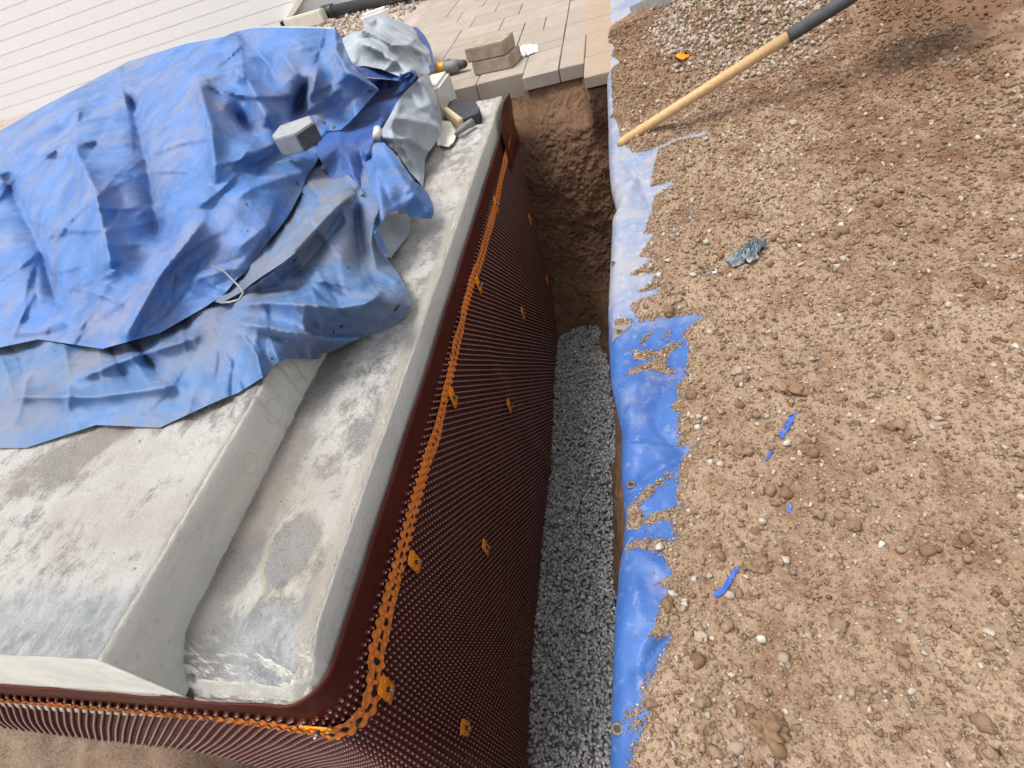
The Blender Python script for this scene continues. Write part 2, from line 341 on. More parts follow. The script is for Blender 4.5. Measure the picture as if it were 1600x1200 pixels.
# ---------------------------------------------------------------- tarpaulin edge and soil cover on the right of the trench
EDGE = [(944, -60), (948, 0), (948, 65), (947, 110), (948, 175), (949, 235), (952, 275), (963, 318), (955, 332), (951, 400), (948, 470), (948, 515),
        (951, 580), (960, 620), (968, 660), (969, 690), (967, 715), (970, 760), (973, 800), (970, 845), (963, 885), (957, 950), (953, 1030), (950, 1100), (947, 1200), (944, 1300)]
def bank_rise(x, y): return .088*sstep(2.12, 2.42, y)
def pix2g(L, z=None):
    out = []
    for px, py in L:
        zz = 0.
        for _ in range(6):
            q = bp(px, py, zz); zz = float(bank_rise(q[0], q[1])) if z is None else z
        out.append(tuple(q[:2]))
    return out
EG = sorted(pix2g(EDGE), key=lambda p: p[1]); EGY = np.array([p[1] for p in EG]); EGX = np.array([p[0] for p in EG])
def edge_x(y): return np.interp(y, EGY, EGX)
SOILB = [(1008, -40), (1005, 0), (985, 22), (962, 36), (944, 44), (944, 64), (955, 66), (961, 72), (955, 84), (972, 97), (956, 108), (955, 130), (958, 160), (952, 171), (944, 174),
         (958, 176), (966, 190), (969, 204), (975, 222), (990, 240), (1016, 234), (1062, 214), (1100, 206), (1104, 212), (1062, 222), (1030, 238), (1026, 252), (1022, 270), (1019, 292), (1052, 284), (1054, 290), (1024, 306),
         (1020, 330), (1008, 362), (1024, 364), (1010, 384), (1000, 398), (1022, 402), (986, 429), (1006, 426), (1034, 424), (1000, 455), (1034, 449), (1026, 462), (986, 478), (1000, 501), (1030, 496),
         (1105, 489), (1086, 506), (1070, 522), (1079, 545), (1072, 585), (1060, 600), (1062, 626), (1051, 634), (1060, 645), (1060, 690), (1086, 697), (1070, 706), (1066, 718), (1060, 745), (1058, 786), (1066, 792),
         (1040, 800), (1020, 804), (1009, 818), (1036, 812), (1048, 814), (1054, 830), (1052, 847), (1038, 842), (1010, 845), (972, 849), (974, 853), (1010, 860), (1034, 866), (1046, 885), (1053, 905), (1024, 912), (1050, 918), (1056, 924),
         (1046, 932), (1034, 944), (1026, 984), (1017, 997), (1036, 990), (1051, 990), (1048, 1002), (1030, 1032), (1014, 1056), (1004, 1080), (1008, 1105), (1011, 1120), (1004, 1138), (990, 1164), (981, 1185), (970, 1215), (950, 1330)]
SB = pix2g(SOILB); SB = SB + [(3.5, -1.5), (9, -1.5), (9, 14), (-.1, 14)]
ISL = [[(986, 546), (1000, 551), (1020, 548), (1035, 545), (1050, 537), (1066, 534), (1060, 542), (1044, 547), (1040, 560), (1042, 570), (1054, 578), (1050, 583), (1034, 579), (1022, 575), (1000, 583), (976, 587), (985, 579), (1005, 571), (1020, 566), (1026, 558), (1010, 561), (994, 561)],
       [(1046, 733), (1050, 737), (1024, 764), (996, 788), (1000, 800), (1005, 815), (998, 821), (972, 819), (973, 785), (988, 784), (1010, 764)],
       [(1009, 1098), (1004, 1108), (990, 1118), (974, 1122), (978, 1112), (992, 1104)], [(1008, 1126), (1000, 1134), (984, 1137), (992, 1128)], [(962, 498), (988, 500), (975, 506), (962, 505)],
       [(1018, 518), (1008, 530), (1000, 536), (1010, 522)], [(1046, 515), (1042, 530), (1038, 532), (1043, 517)]]
ISLG = [pix2g(i) for i in ISL]
HOLES = [[(1078, 324), (1084, 326), (1082, 350), (1077, 348)], [(1050, 352), (1060, 356), (1056, 362), (1048, 358)], [(1114, 206), (1135, 201), (1134, 207), (1116, 211)], [(1051, 182), (1062, 181), (1060, 186)], [(1106, 420), (1112, 428), (1104, 430)]]
HOLG = [pix2g(i) for i in HOLES]
FOLDS = [([(950, 300), (985, 290), (1020, 282), (1052, 272)], .010, .012), ([(955, 330), (985, 300), (1005, 262)], .010, .02), ([(966, 693), (1000, 696), (1040, 698), (1085, 700)], .009, .010),
         ([(1008, 740), (1030, 725), (1056, 712), (1075, 702)], -.014, .016), ([(1046, 592), (1030, 622), (1022, 645), (1030, 672), (1062, 700)], -.012, .02), ([(1008, 1040), (1030, 1008), (1048, 992)], -.016, .013),
         ([(1000, 1060), (1005, 1010), (1040, 975)], .008, .015), ([(970, 858), (1005, 868), (1045, 900)], .008, .03), ([(955, 405), (1000, 395)], -.005, .01), ([(950, 480), (1010, 470)], .005, .02),
         ([(964, 235), (1000, 285), (1020, 330)], -.008, .02), ([(1000, 590), (985, 640)], .007, .02), ([(960, 20), (1000, 10)], .01, .03), ([(955, 210), (1000, 250), (1040, 232), (1100, 208)], .007, .02),
         ([(968, 612), (1000, 600), (1040, 606)], .006, .02), ([(975, 1000), (985, 1100), (975, 1180)], -.005, .02), ([(990, 905), (1000, 960)], .006, .02)]
FOLDG = [(pix2g(a), b, c) for a, b, c in FOLDS]
def T(x, y):
    """height of the edge tarpaulin"""
    x = np.asarray(x, float); y = np.asarray(y, float); P = np.stack([x.ravel(), y.ravel()], 1)
    z = bank_rise(P[:, 0], P[:, 1])+.006*fbm(P[:, 0], P[:, 1], 7, 3, 2)+.0025*fbm(P[:, 0]*2, P[:, 1], 22, 3, 5)
    near = (P[:, 0] < 1.2) & (P[:, 1] < 4); Q = P[near]; a = np.zeros(len(Q))
    for L, amp, wd in FOLDG:
        d, _ = polyline_d(Q, L); a += 1.15*amp*np.exp(-np.sqrt((d/wd)**2+.01)*1.15)
    z[near] += a
    e = P[:, 0]-edge_x(P[:, 1]); z -= .035*np.exp(-np.clip(e, 0, 1)/.012)
    return z.reshape(x.shape)
def cover(x, y):
    x = np.asarray(x, float); P = np.stack([x.ravel(), np.asarray(y, float).ravel()], 1)
    near = (P[:, 0] < .75); s = np.full(len(P), .5); Q = P[near]; d = sdist(Q, SB)
    for L in ISLG: d = np.maximum(d, sdist(Q, L))
    for L in HOLG: d = np.minimum(d, -sdist(Q, L))
    s[near] = d; return s.reshape(x.shape)
def S(x, y):
    """height of the soil surface (below the tarpaulin where the tarpaulin shows)"""
    x = np.asarray(x, float); y = np.asarray(y, float)
    sd = cover(x, y)+.006*fbm(x, y, 90, 3, 3)+.005*fbm(x, y, 30, 2, 7)
    t = T(x, y); k = np.clip(sd, 0, None); far = sstep(1.8, 3.2, y)
    th = .003*(1-np.exp(-k/.004))+.020*(1-np.exp(-k/.06))
    rough = np.clip(k/.03, 0, 1)
    g = .012*fbm(x, y, 6, 4, 1)+(.0075+.004*far)*fbm(x, y, 19, 3, 4)+.0085*np.abs(fbm(x*1., y, 34, 2, 8))+.0065*fbm(x, y, 85, 3, 6, .7)+.0035*np.abs(fbm(x, y, 150, 2, 2))
    pile = .16*np.exp(-(((x-.62)/.42)**2+((y-3.0)/.5)**2))+.10*np.exp(-(((x-1.3)/.5)**2+((y-2.2)/.6)**2))
    return np.where(sd > 0, t*(1-.5*sstep(.45, .7, k))+th+rough*(g+pile*sstep(0, .35, k)), t-.001-np.clip(-sd*.8, 0, .012))
def hit(px, py, fn=S, dz=0.):
    z = 0.
    for _ in range(25):
        q = bp(px, py, z); z = .5*z+.5*(float(fn(np.array([q[0]]), np.array([q[1]]))[0])+dz)
    return Vector(bp(px, py, z))

# ---------------------------------------------------------------- the setting
# ground to the horizon, with the excavation cut out of it
gv = [(-60, -60), (60, -60), (60, 90), (-60, 90), (-3.2, -1.6), (.15, -1.6), (.15, 2.75), (-3.2, 2.75)]
gm = npmesh('ground', [(x, y, -.045) for x, y in gv], np.array([[0, 1, 5, 4], [1, 2, 6, 5], [2, 3, 7, 6], [3, 0, 4, 7]]), False)
tag(link('ground', gm, MAT['rubble']), kind='structure')
# soil surface right of the trench
def axis(a, segs):
    out = [a]
    for b, st in segs:
        n = max(1, int(round((b-out[-1])/st))); out += list(np.linspace(out[-1], b, n+1)[1:])
    return np.array(out)
ys = axis(-.6, [(-.1, .03), (1.2, .0042), (2.2, .0065), (3.6, .011), (6, .06), (10, .3)])
us = axis(0, [(.62, .0042), (1.1, .008), (2.2, .016), (4, .08), (8, .4)])
Y, U = np.meshgrid(ys, us, indexing='ij'); X = edge_x(Y)+.006+U; Z = S(X, Y)
me = npmesh('soil', np.stack([X, Y, Z], -1).reshape(-1, 3), gridfaces(len(ys), len(us), True))
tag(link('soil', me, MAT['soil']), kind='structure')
# trench banks: right side and far end
def bank(name, A, B, nu, nv, fn, flip):
    u, v = np.meshgrid(np.linspace(0, 1, nu), np.linspace(0, 1, nv), indexing='ij'); P = fn(u, v)
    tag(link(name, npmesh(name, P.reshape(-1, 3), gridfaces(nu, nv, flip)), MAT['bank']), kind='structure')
def rb(u, v):
    y = -1.5+u*4.25; z = -.03-v*1.2+.09*sstep(2.12, 2.42, y)*(1-v); x = edge_x(y)+.03-.165*v**1.15
    x = x-.10*sstep(1.75, 2.35, y+.1*fbm(y, z*0, 6, 2, 4))*sstep(.72, 1., v)**1.5; x = x+.02*fbm(y, z, 5, 4, 3)+.012*fbm(y, z, 22, 3, 5)*sstep(0, .1, v); return np.stack([x, y, z], -1)
bank('trench_side', 0, 0, 500, 150, rb, False)
def fb(u, v):
    x = -.98+u*1.0; z = .022-v*1.22; fr = 2.70-.085*sstep(-.48, -.43, x)-.185*sstep(-.20, -.165, x)
    yb = 2.575-.13*v**.8; y = yb+(fr+.012-2.575)*(1-sstep(0, .2, v))
    y = y+(.035*fbm(x, z, 3, 3, 1)+.014*fbm(x*1.4, z, 9, 5, 6, .62)+.010*fbm(x, z*.8, 26, 4, 3, .7)+.006*fbm(x, z, 75, 3, 2, .7))*sstep(-.02, .05, v)
    y = y-.06*sstep(.7, 1, v)-.05*sstep(.02, .14, v)-.10*sstep(.80, 1, v)*(np.clip(np.abs(x+.37)/.15, 0, 1.4)**3)
    return np.stack([x, y, z], -1)
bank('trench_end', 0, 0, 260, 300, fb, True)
# soil bank in front of the wall's near end, at the left
xs = np.linspace(-3.2, -.62, 260); yy = np.linspace(-1.6, .24, 190); XX, YY = np.meshgrid(xs, yy, indexing='ij')
ZZ = -.52-.70*sstep(-1.25, -.75, XX)+.16*sstep(-1.3, -2.2, XX)+.02*fbm(XX, YY, 5, 5, 2)+.012*fbm(XX, YY, 25, 4, 5)
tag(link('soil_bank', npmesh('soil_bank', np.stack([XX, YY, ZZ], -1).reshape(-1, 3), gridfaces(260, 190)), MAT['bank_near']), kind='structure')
# paving of buff blocks behind the excavation, its front edge stepped
PT = .08; PR = math.radians(-3.5); rg = random.Random(3)
pm = bmesh.new(); tone = pm.verts.layers.float.new('tone')
def paver(x0, y0, x1, y1, th=.08, dz=0.):
    b = bmesh.new(); box(b, ((x0+x1)/2, (y0+y1)/2, PT-th/2+dz), (x1-x0-.004, y1-y0-.0075, th)); bmesh.ops.bevel(b, geom=list(b.edges), offset=.003, segments=1, affect='EDGES')
    t = rg.random(); mp = {v: pm.verts.new(v.co) for v in b.verts}
    for v in mp.values():
        v[tone] = t
        v.co += Vector((rg.uniform(-1, 1), rg.uniform(-1, 1), rg.uniform(-.3, .3)))*.0012
    for f in b.faces: pm.faces.new([mp[v] for v in f.verts])
    b.free()
for q in [(-.98, 2.685, -.685, 2.82, .075), (-.685, 2.685, -.455, 2.95, .108), (-.455, 2.605, -.29, 2.95, .056), (-.29, 2.605, -.178, 3.03, .056), (-.178, 2.412, .25, 2.68, .046), (-.178, 2.68, .25, 3.03),
          (-.98, 2.82, -.685, 3.08), (-.685, 2.95, -.54, 3.21), (-.54, 2.95, -.29, 3.08), (-.54, 3.08, -.29, 3.35), (-.29, 3.03, .25, 3.30), (-.98, 3.08, -.82, 3.48), (-.82, 3.08, -.685, 3.21), (-.82, 3.21, -.54, 3.35),
          (-1.3, 2.685, -.98, 2.95), (-1.3, 2.95, -.98, 3.22), (-1.3, 3.22, -.98, 3.48), (-.82, 3.35, -.54, 3.48), (-.54, 3.35, -.415, 3.61), (-.415, 3.35, -.29, 3.61), (-.29, 3.30, .1, 3.57), (.1, 3.30, .35, 3.57)]: paver(*q)
yy0 = 3.48
for q in [(-.98, 3.48, -.54, 3.61), (-1.3, 3.48, -.98, 3.88), (-.98, 3.61, -.70, 3.88), (-.70, 3.61, -.29, 3.88), (-.29, 3.57, .35, 3.84)]: paver(*q)
y = 3.88
while y < 7.4:
    for x0, x1 in ((-1.47, -.29), (-.29, 1.2)):
        x = x0
        while x < x1-.02:
            k = rg.choice([0, 1, 2, 2]); lx = (.27, .40, .54)[k]; lx = min(lx, x1-x)
            if x1-x-lx < .1: lx = x1-x
            if x+lx*.5 > -1.5:
                if rg.random() < .35: paver(x, y, x+lx, y+.135, .08); paver(x, y+.135, x+lx, y+.27, .08)
                elif lx > .5: paver(x, y, x+lx/2, y+.27, .08); paver(x+lx/2, y, x+lx, y+.27, .08)
                else: paver(x, y, x+lx, y+.27, .08)
            x += lx
    y += .27
tag(bmobj('paving', pm, MAT['paver']), kind='structure')
jm = npmesh('paving_sand', [(-1.3, 2.80, .070), (1.2, 2.80, .070), (1.2, 7.3, .070), (-1.47, 7.3, .070), (-1.47, 3.9, .070)], np.array([[0, 1, 2, 3, 4]]), False)
tag(link('paving_sand', jm, MAT['joint']), kind='structure')

MAT['floor'] = simple('stone_dust', (.3, .3, .3), .9, .2, 60, .5, .004)
# ---------------------------------------------------------------- gravel on the trench floor
gt = rock_templates(18, 13, .62, 1); rgn = np.random.RandomState(5)
N = 24000; gy = rgn.uniform(-.7, 2.62, N); gx = rgn.uniform(-.58, -.13, N)
gz = -1.172+rgn.uniform(0, .018, N)+.012*fbm(gx, gy, 4, 3, 3)
me = scatter('gravel', gt, np.stack([gx, gy, gz], 1), rgn.uniform(.0055, .0115, N), 9, False, None, .6)
tag(link('gravel', me, MAT['gravel']), kind='stuff', label='grey crushed stone gravel laid along the floor of the trench')
fl = npmesh('trench_floor', [(-3.2, -1.7, -1.19), (.2, -1.7, -1.19), (.2, 2.8, -1.19), (-3.2, 2.8, -1.19)], np.array([[0, 1, 2, 3]]), False)
tag(link('trench_floor', fl, MAT['floor']), kind='structure')

# ---------------------------------------------------------------- concrete wall of two steps
cw = thing('concrete_wall', (-.8, 1.3, -1.15), 'stepped pale concrete wall top running along the left of the trench', 'wall')
X0 = -.537; Z1 = .062; Z2 = .172; YN, YF = .168, 2.5; XR = -.775
def endround(y):   # plan rounding of the near corner
    return .055*(1-np.sqrt(np.clip(1-np.clip((YN+.055-y)/.055, 0, 1)**2, 0, 1)))
ys = axis(YN, [(YN+.06, .003), (1.2, .005), (YF-.02, .009), (YF, .003)])
def step_mesh(name, cols, y_, brk):
    """cols: (x, z, roughness) profile from the outer foot to the inner end"""
    cx = np.array([c[0] for c in cols]); cz = np.array([c[1] for c in cols]); cr = np.array([c[2] for c in cols])
    Yc, Xc = np.meshgrid(y_, cx, indexing='ij'); Zc = np.tile(cz, (len(y_), 1)); Rc = np.tile(cr, (len(y_), 1))
    Xc = Xc-endround(Yc)*np.exp(-(cx[0]-Xc)/.09)
    Zc = Zc+Rc*(.004*fbm(Xc, Yc, 9, 4, 1)+.004*fbm(Xc, Yc, 38, 4, 5, .7))
    edge_ = (cx > cx[0]-.013) & (cx < cx[0]-.0004); ch = .006*sstep(.12, .45, fbm(y_, y_*0, 14, 4, 3, .65))+.0015*np.abs(fbm(y_, y_*0+5, 60, 3, 6))
    Zc[:, edge_] -= ch[:, None]*np.array([.6 if q > cx[0]-.009 else .25 for q in cx[edge_]]); Xc[:, edge_] -= ch[:, None]*.5
    if brk:      # the near end is broken off roughly
        e = sstep(YN+.10+.025*fbm(Xc, Yc*0, 9, 3, 4), YN+.0, Yc); n = np.abs(fbm(Xc*.8+Yc*.9, Yc-Xc*.4, 16, 4, 7, .5))*2-.4
        Zc = Zc-(Zc > .0)*e*(.045+.022*n)-(Zc > 0)*.03*sstep(YN+.02, YN, Yc)
    V = [np.stack([Xc, Yc, Zc], -1)]
    # end faces
    a = V[0][0].copy(); a[:, 2] = -1.19; b = V[0][-1].copy(); b[:, 2] = -1.19; G = np.concatenate([a[None], V[0], b[None]], 0)
    return link(name, npmesh(name, G.reshape(-1, 3), gridfaces(G.shape[0], G.shape[1])), MAT['conc'], cw)
outer = [(X0, -1.19, 0), (X0, -.2, 0), (X0, -.03, .2), (X0, .0, .3), (X0-.0005, Z1-.008, .4), (X0-.003, Z1-.003, .6), (X0-.008, Z1, 1)]
cols = outer+[(x, Z1, 1) for x in np.arange(X0-.014, XR-.20, -.0055)]
step_mesh('lower_step', cols, ys, True)
cols = [(XR, .0, 0), (XR-.001, Z1-.02, 0), (XR-.002, .1, .2), (XR-.004, .14, .3), (XR-.007, Z2-.008, .4), (XR-.011, Z2-.002, .6), (XR-.018, Z2, 1)]+[(x, Z2, 1) for x in np.arange(XR-.025, -2.2, -.009)]+[(x, Z2, 1) for x in np.arange(-2.25, -3.2, -.05)]
_er = endround; endround = lambda y: _er(y)*.6
endround = lambda y: 0*y
ys = axis(YN, [(YN+.06, .003), (1.2, .005), (2.33, .009), (2.35, .003)])
step_mesh('upper_step', cols, ys, False)

bm = bmesh.new(); vs_ = box(bm, (-.86, 2.465, .131), (.215, .19, .135), Matrix.Rotation(math.radians(-3), 4, 'Z'))
bmesh.ops.bevel(bm, geom=list(bm.edges), offset=.012, segments=3, affect='EDGES')
tag(bmobj('white_block', bm, MAT['conc2']), 'off white block standing at the far end of the concrete steps beside the grey tarpaulin', 'block')
# ---------------------------------------------------------------- dimpled membrane on the wall
XM = -.524; RC = .07; YE = .160
S1 = 2.50-(YE+RC)                       # straight run, s counted from the far end towards the near one
def path(s):
    """plan position and outward normal along the membrane; s=0 far corner, growing towards the camera, round the corner and left"""
    s = np.asarray(s, float); q = RC*math.pi/2; x = np.full(s.shape, XM); y = 2.5-s; nx = np.ones(s.shape); ny = np.zeros(s.shape)
    m = (s > S1) & (s <= S1+q); a = (s[m]-S1)/RC; x[m] = XM-RC+RC*np.cos(a); y[m] = YE+RC-RC*np.sin(a); nx[m] = np.cos(a); ny[m] = -np.sin(a)
    m = s > S1+q; x[m] = XM-RC-(s[m]-S1-q); y[m] = YE; nx[m] = 0; ny[m] = -1
    RF = .05; m = (s < 0) & (s >= -RF*math.pi/2); a = -s[m]/RF; x[m] = XM-RF+RF*np.cos(a); y[m] = 2.5+RF*np.sin(a); nx[m] = np.cos(a); ny[m] = np.sin(a)
    m = s < -RF*math.pi/2; x[m] = XM-RF+(s[m]+RF*math.pi/2); y[m] = 2.5+RF; nx[m] = 0; ny[m] = 1
    return x, y, nx, ny
def bulge(s, z):
    b = .012*fbm(s, z, 1.6, 3, 4)*sstep(-.06, -.3, z)+.016*sstep(-.5, -1.0, z)*(1+fbm(s, z, 2.2, 2, 6))*.6
    b = b+.03*np.exp(-((s-S1-.06)/.16)**2)*sstep(-.2, -.7, z)-.010*np.exp(-((z+.17)/.09)**2)*sstep(S1+.05, S1+.3, s)
    b = b+.007*np.exp(-((s-1.35-.2*z)/.05)**2)*sstep(-.1, -.35, z)
    return b+.004*sstep(-.02, 0, z)*fbm(s, z*0, 6, 3, 8)
def M3(s, z, off=0.):
    x, y, nx, ny = path(s); b = bulge(s, z)+off; return np.stack([x+nx*b, y+ny*b, z], -1)
mb = thing('drainage_membrane', (-.52, 1.3, -1.15), 'dark red brown dimpled plastic membrane covering the trench side of the concrete wall', 'membrane')
SA, SB_ = -.55, S1+RC*1.571+2.3
ss = np.arange(SA, SB_, .012); zz = axis(-1.19, [(-.3, .03), (-.06, .012), (.0, .01)]); zz = np.append(zz, .0)
s_, z_ = np.meshgrid(ss, zz[:-1], indexing='ij')
top = .0+.004*fbm(s_, s_*0, 3, 3, 2); z_ = z_+np.where(z_ > -.03, top, 0)
G = M3(s_.ravel(), z_.ravel()).reshape(len(ss), -1, 3); back = G[:, -1].copy(); x, y, nx, ny = path(ss); back[:, 0] -= nx*.0035; back[:, 1] -= ny*.0035
b2 = back.copy(); b2[:, 2] -= .05; G = np.concatenate([G, back[:, None], b2[:, None]], 1)
link('flat_flange', npmesh('flat_flange', G.reshape(-1, 3), gridfaces(G.shape[0], G.shape[1], True), True, {'tip': np.zeros(G.shape[0]*G.shape[1])}), MAT['memb'], mb)
# dimples
PI_ = .0212; js = np.arange(0, 106); ii = np.arange(int((SB_-SA)/PI_))
I, J = np.meshgrid(ii, js, indexing='ij'); Sd = (SA+.02+(I+.5*(J % 2))*PI_).ravel(); Zd = (-.064-J*PI_/2).ravel()
keep = (Sd < SB_-.02) & (Zd > -1.18) & ~((Sd > S1+.75) & (Zd < -.62)) & ~(Sd < -.12); Sd = Sd[keep]; Zd = Zd[keep]
c = M3(Sd, Zd); e = 1e-3; ts = M3(Sd+e, Zd)-M3(Sd-e, Zd); tz = M3(Sd, Zd+e)-M3(Sd, Zd-e)
ts /= np.linalg.norm(ts, axis=1)[:, None]; tz /= np.linalg.norm(tz, axis=1)[:, None]; nn = np.cross(tz, ts); nn /= np.linalg.norm(nn, axis=1)[:, None]
xo, yo, nx, ny = path(Sd); sg = np.sign(nn[:, 0]*nx+nn[:, 1]*ny); nn *= sg[:, None]
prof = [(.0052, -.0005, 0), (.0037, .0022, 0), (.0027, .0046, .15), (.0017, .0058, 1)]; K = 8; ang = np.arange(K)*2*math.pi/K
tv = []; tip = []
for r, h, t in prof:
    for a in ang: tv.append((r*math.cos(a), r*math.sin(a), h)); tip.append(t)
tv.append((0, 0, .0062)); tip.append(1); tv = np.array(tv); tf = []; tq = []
for k in range(3):
    for a in range(K): tq.append((k*K+a, k*K+(a+1) % K, (k+1)*K+(a+1) % K, (k+1)*K+a))
for a in range(K): tf.append((3*K+a, 3*K+(a+1) % K, 4*K))
V = c[:, None]+tv[None, :, 0, None]*ts[:, None]+tv[None, :, 1, None]*tz[:, None]+tv[None, :, 2, None]*nn[:, None]
n = len(c); offs = (np.arange(n)*len(tv))[:, None, None]
me = npmesh('dimpled_sheet', V.reshape(-1, 3), [(np.array(tq)[None]+offs).reshape(-1, 4), (np.array(tf)[None]+offs).reshape(-1, 3)], True, {'tip': np.tile(tip, n)})
link('dimples', me, MAT['memb'], mb)
# orange strip
def s_of(p): return 2.5-p[1]
ctr = [(796, 206), (790, 245), (770, 330), (751, 400), (734, 445), (712, 535), (690, 640), (672, 705), (648, 780), (628, 850), (602, 950), (586, 1015)]
cs = [(s_of(wallpt(*q)), wallpt(*q)[2]) for q in ctr]; qs = S1+RC*1.571
cs = sorted(cs); cs = [(s, z) for s, z in cs if s < S1-.01]
cs += [(S1+.03, -.135), (S1+RC*.9, -.135), (qs+.05, -.105), (qs+.2, -.10), (qs+.5, -.095), (qs+2.3, -.09)]
cS = np.array([a for a, b in cs]); cZ = np.array([b for a, b in cs])
sv = np.arange(max(.0, cS[0]), SB_, .0028); wv = np.linspace(-1, 1, 15)
a_, b_ = np.meshgrid(sv, wv, indexing='ij'); wid = .0195+.008*sstep(S1-.45, S1, a_)+.004*fbm(a_, a_*0, 9, 2, 1)+.0035*np.sign(b_)*np.abs(b_)**4*np.cos(a_/PI_*2*math.pi)
zc = np.interp(a_, cS, cZ)+b_*wid+.005*fbm(a_, a_*0, 11, 3, 3)
ph = (a_-SA-.02)/PI_*2*math.pi; pz = (-.064-zc)/PI_*2*math.pi
off = .0078+.0028*np.cos(ph)*np.cos(pz)+.001*fbm(a_, zc, 60, 2, 2)
G = M3(a_.ravel(), zc.ravel(), off.ravel()).reshape(-1, 3)
gap = np.exp(-((b_+.12)/.26)**2)*(.5+.5*np.cos(ph+math.pi))**1.0*(.5+.7*vn(a_*9, a_*0+3, 2))+.15*sstep(S1-.8, S1, a_)
link('orange_strip', npmesh('orange_strip', G, gridfaces(len(sv), len(wv)), True, {'gap': gap.ravel()}), MAT['tape'], mb)
# smooth flap folded over the far corner
fs = np.linspace(-.03, .30, 40); fz = np.linspace(0, 1, 14); a_, b_ = np.meshgrid(fs, fz, indexing='ij')
hi = .062+.012*np.sin(a_*14)-.05*sstep(.22, .30, a_); zf = -.15+b_*(hi+.15)
G = M3(a_.ravel(), zf.ravel(), (.011+.004*b_+.006*fbm(a_, b_, 5, 2, 3)).ravel())
link('corner_flap', npmesh('corner_flap', G, gridfaces(40, 14), True, {'tip': np.zeros(len(G))}), MAT['memb'], mb)

# ---------------------------------------------------------------- fixing clips with their nails
def make_clip():
    t = thing('fixing_clip', (0, 0, 0), 'x', 'clip')
    bm = bmesh.new(); box(bm, (0, 0, 0), (.031, .058, .003)); bmesh.ops.bevel(bm, geom=[e for e in bm.edges if abs(e.verts[0].co.z-e.verts[1].co.z) > .001], offset=.0035, segments=3, affect='EDGES')
    bmesh.ops.bevel(bm, geom=[e for e in bm.edges if len(e.link_faces) == 2 and e.calc_face_angle(0) > .8], offset=.0008, segments=1, affect='EDGES')
    for k in (-1, 1):
        for q in (-1, 1): bmesh.ops.create_uvsphere(bm, u_segments=8, v_segments=5, radius=.0042, matrix=Matrix.Translation((q*.0085, k*.014, .001)) @ Matrix.Diagonal((1, 1.3, .55, 1)))
    p = bmobj('plate', bm, MAT['clip'], t, True)
    bm = bmesh.new(); tube(bm, [(0, 0, .0), (0, 0, .012)], .0016, 8); tube(bm, [(0, 0, .0115), (0, 0, .0135)], .0034, 10); bmobj('nail', bm, MAT['steel'], t)
    bm = bmesh.new(); tube(bm, [(0, 0, .0012), (0, 0, .006)], .0042, 10); bmobj('washer', bm, MAT['dark'], t)
    return t
def copy_thing(o, label, group=None):
    r = o.copy(); COL.objects.link(r); r['label'] = label
    if group: r['group'] = group
    for ch in list(o.children):
        c = ch.copy(); COL.objects.link(c); c.parent = r
        for g in ch.children: d = g.copy(); COL.objects.link(d); d.parent = c
    return r
clip0 = make_clip(); G_ = 'orange clips nailed to the membrane'
CL = [((775, 320), 'small orange clip at the far end of the orange strip, topmost on the membrane', 0),
      ((748, 445), 'orange clip touching the strip, second down from the far end', 4), ((708, 621), 'orange clip right of the strip level with the lowest step of the tarp pile', -4),
      ((648, 878), 'large orange clip beside the strip, upper of the two nearest ones along it', 3), ((604, 1077), 'largest orange clip beside the strip close to the rounded near corner', -3),
      ((727, 1137), 'orange clip at the bottom of the view low on the membrane beside the gravel', 6), ((759, 855), 'orange clip in the lower row of the membrane, second from the bottom of the view', 3),
      ((796, 634), 'small orange clip in the lower row of the membrane, third from the bottom', 0), ((817, 490), 'small orange clip in the middle of the far half of the membrane', 0),
      ((828, 343), 'tiny orange clip high on the far edge of the membrane by the soil face', 0), ((855, 439), 'tiny orange clip low on the far edge of the membrane just above the gravel end', 0)]
first = True
for (px, py), lab, rot in CL:
    p = wallpt(px, py, XM+.012)
    for _ in range(5): p = wallpt(px, py, XM+float(bulge(np.array([2.5-p[1]]), np.array([p[2]]))[0])+.010)
    t = clip0 if first else copy_thing(clip0, lab); t['label'] = lab; t['group'] = G_; first = False
    t.matrix_world = Matrix.Translation(p) @ Matrix.Rotation(math.radians(rot), 4, 'X') @ Matrix(((0, 0, 1, 0), (1, 0, 0, 0), (0, 1, 0, 0), (0, 0, 0, 1)))
    t.scale = (1, 1, 1)
t = copy_thing(clip0, 'orange clip under the strip on the near end face of the wall', G_)
d = ray(497, 1140); tt = (YE-.008)/d[1]; p = d*tt+np.array([0, 0, H]); t.matrix_world = Matrix.Translation(p) @ Matrix(((-1, 0, 0, 0), (0, 0, -1, 0), (0, -1, 0, 0), (0, 0, 0, 1))) @ Matrix.Rotation(math.radians(90), 4, 'Z')
t = copy_thing(clip0, 'loose orange clip lying on the soil below the shovel shaft end', None); del t['group']
t.matrix_world = Matrix.Translation(hit(1071, 90)+Vector((0, 0, .012))) @ Matrix.Rotation(math.radians(-48), 4, 'Z') @ Matrix.Rotation(math.radians(20), 4, 'Y') @ Matrix.Scale(1.25, 4)
t['label'] = 'loose orange clip lying on the stony soil heap above the shovel shaft'

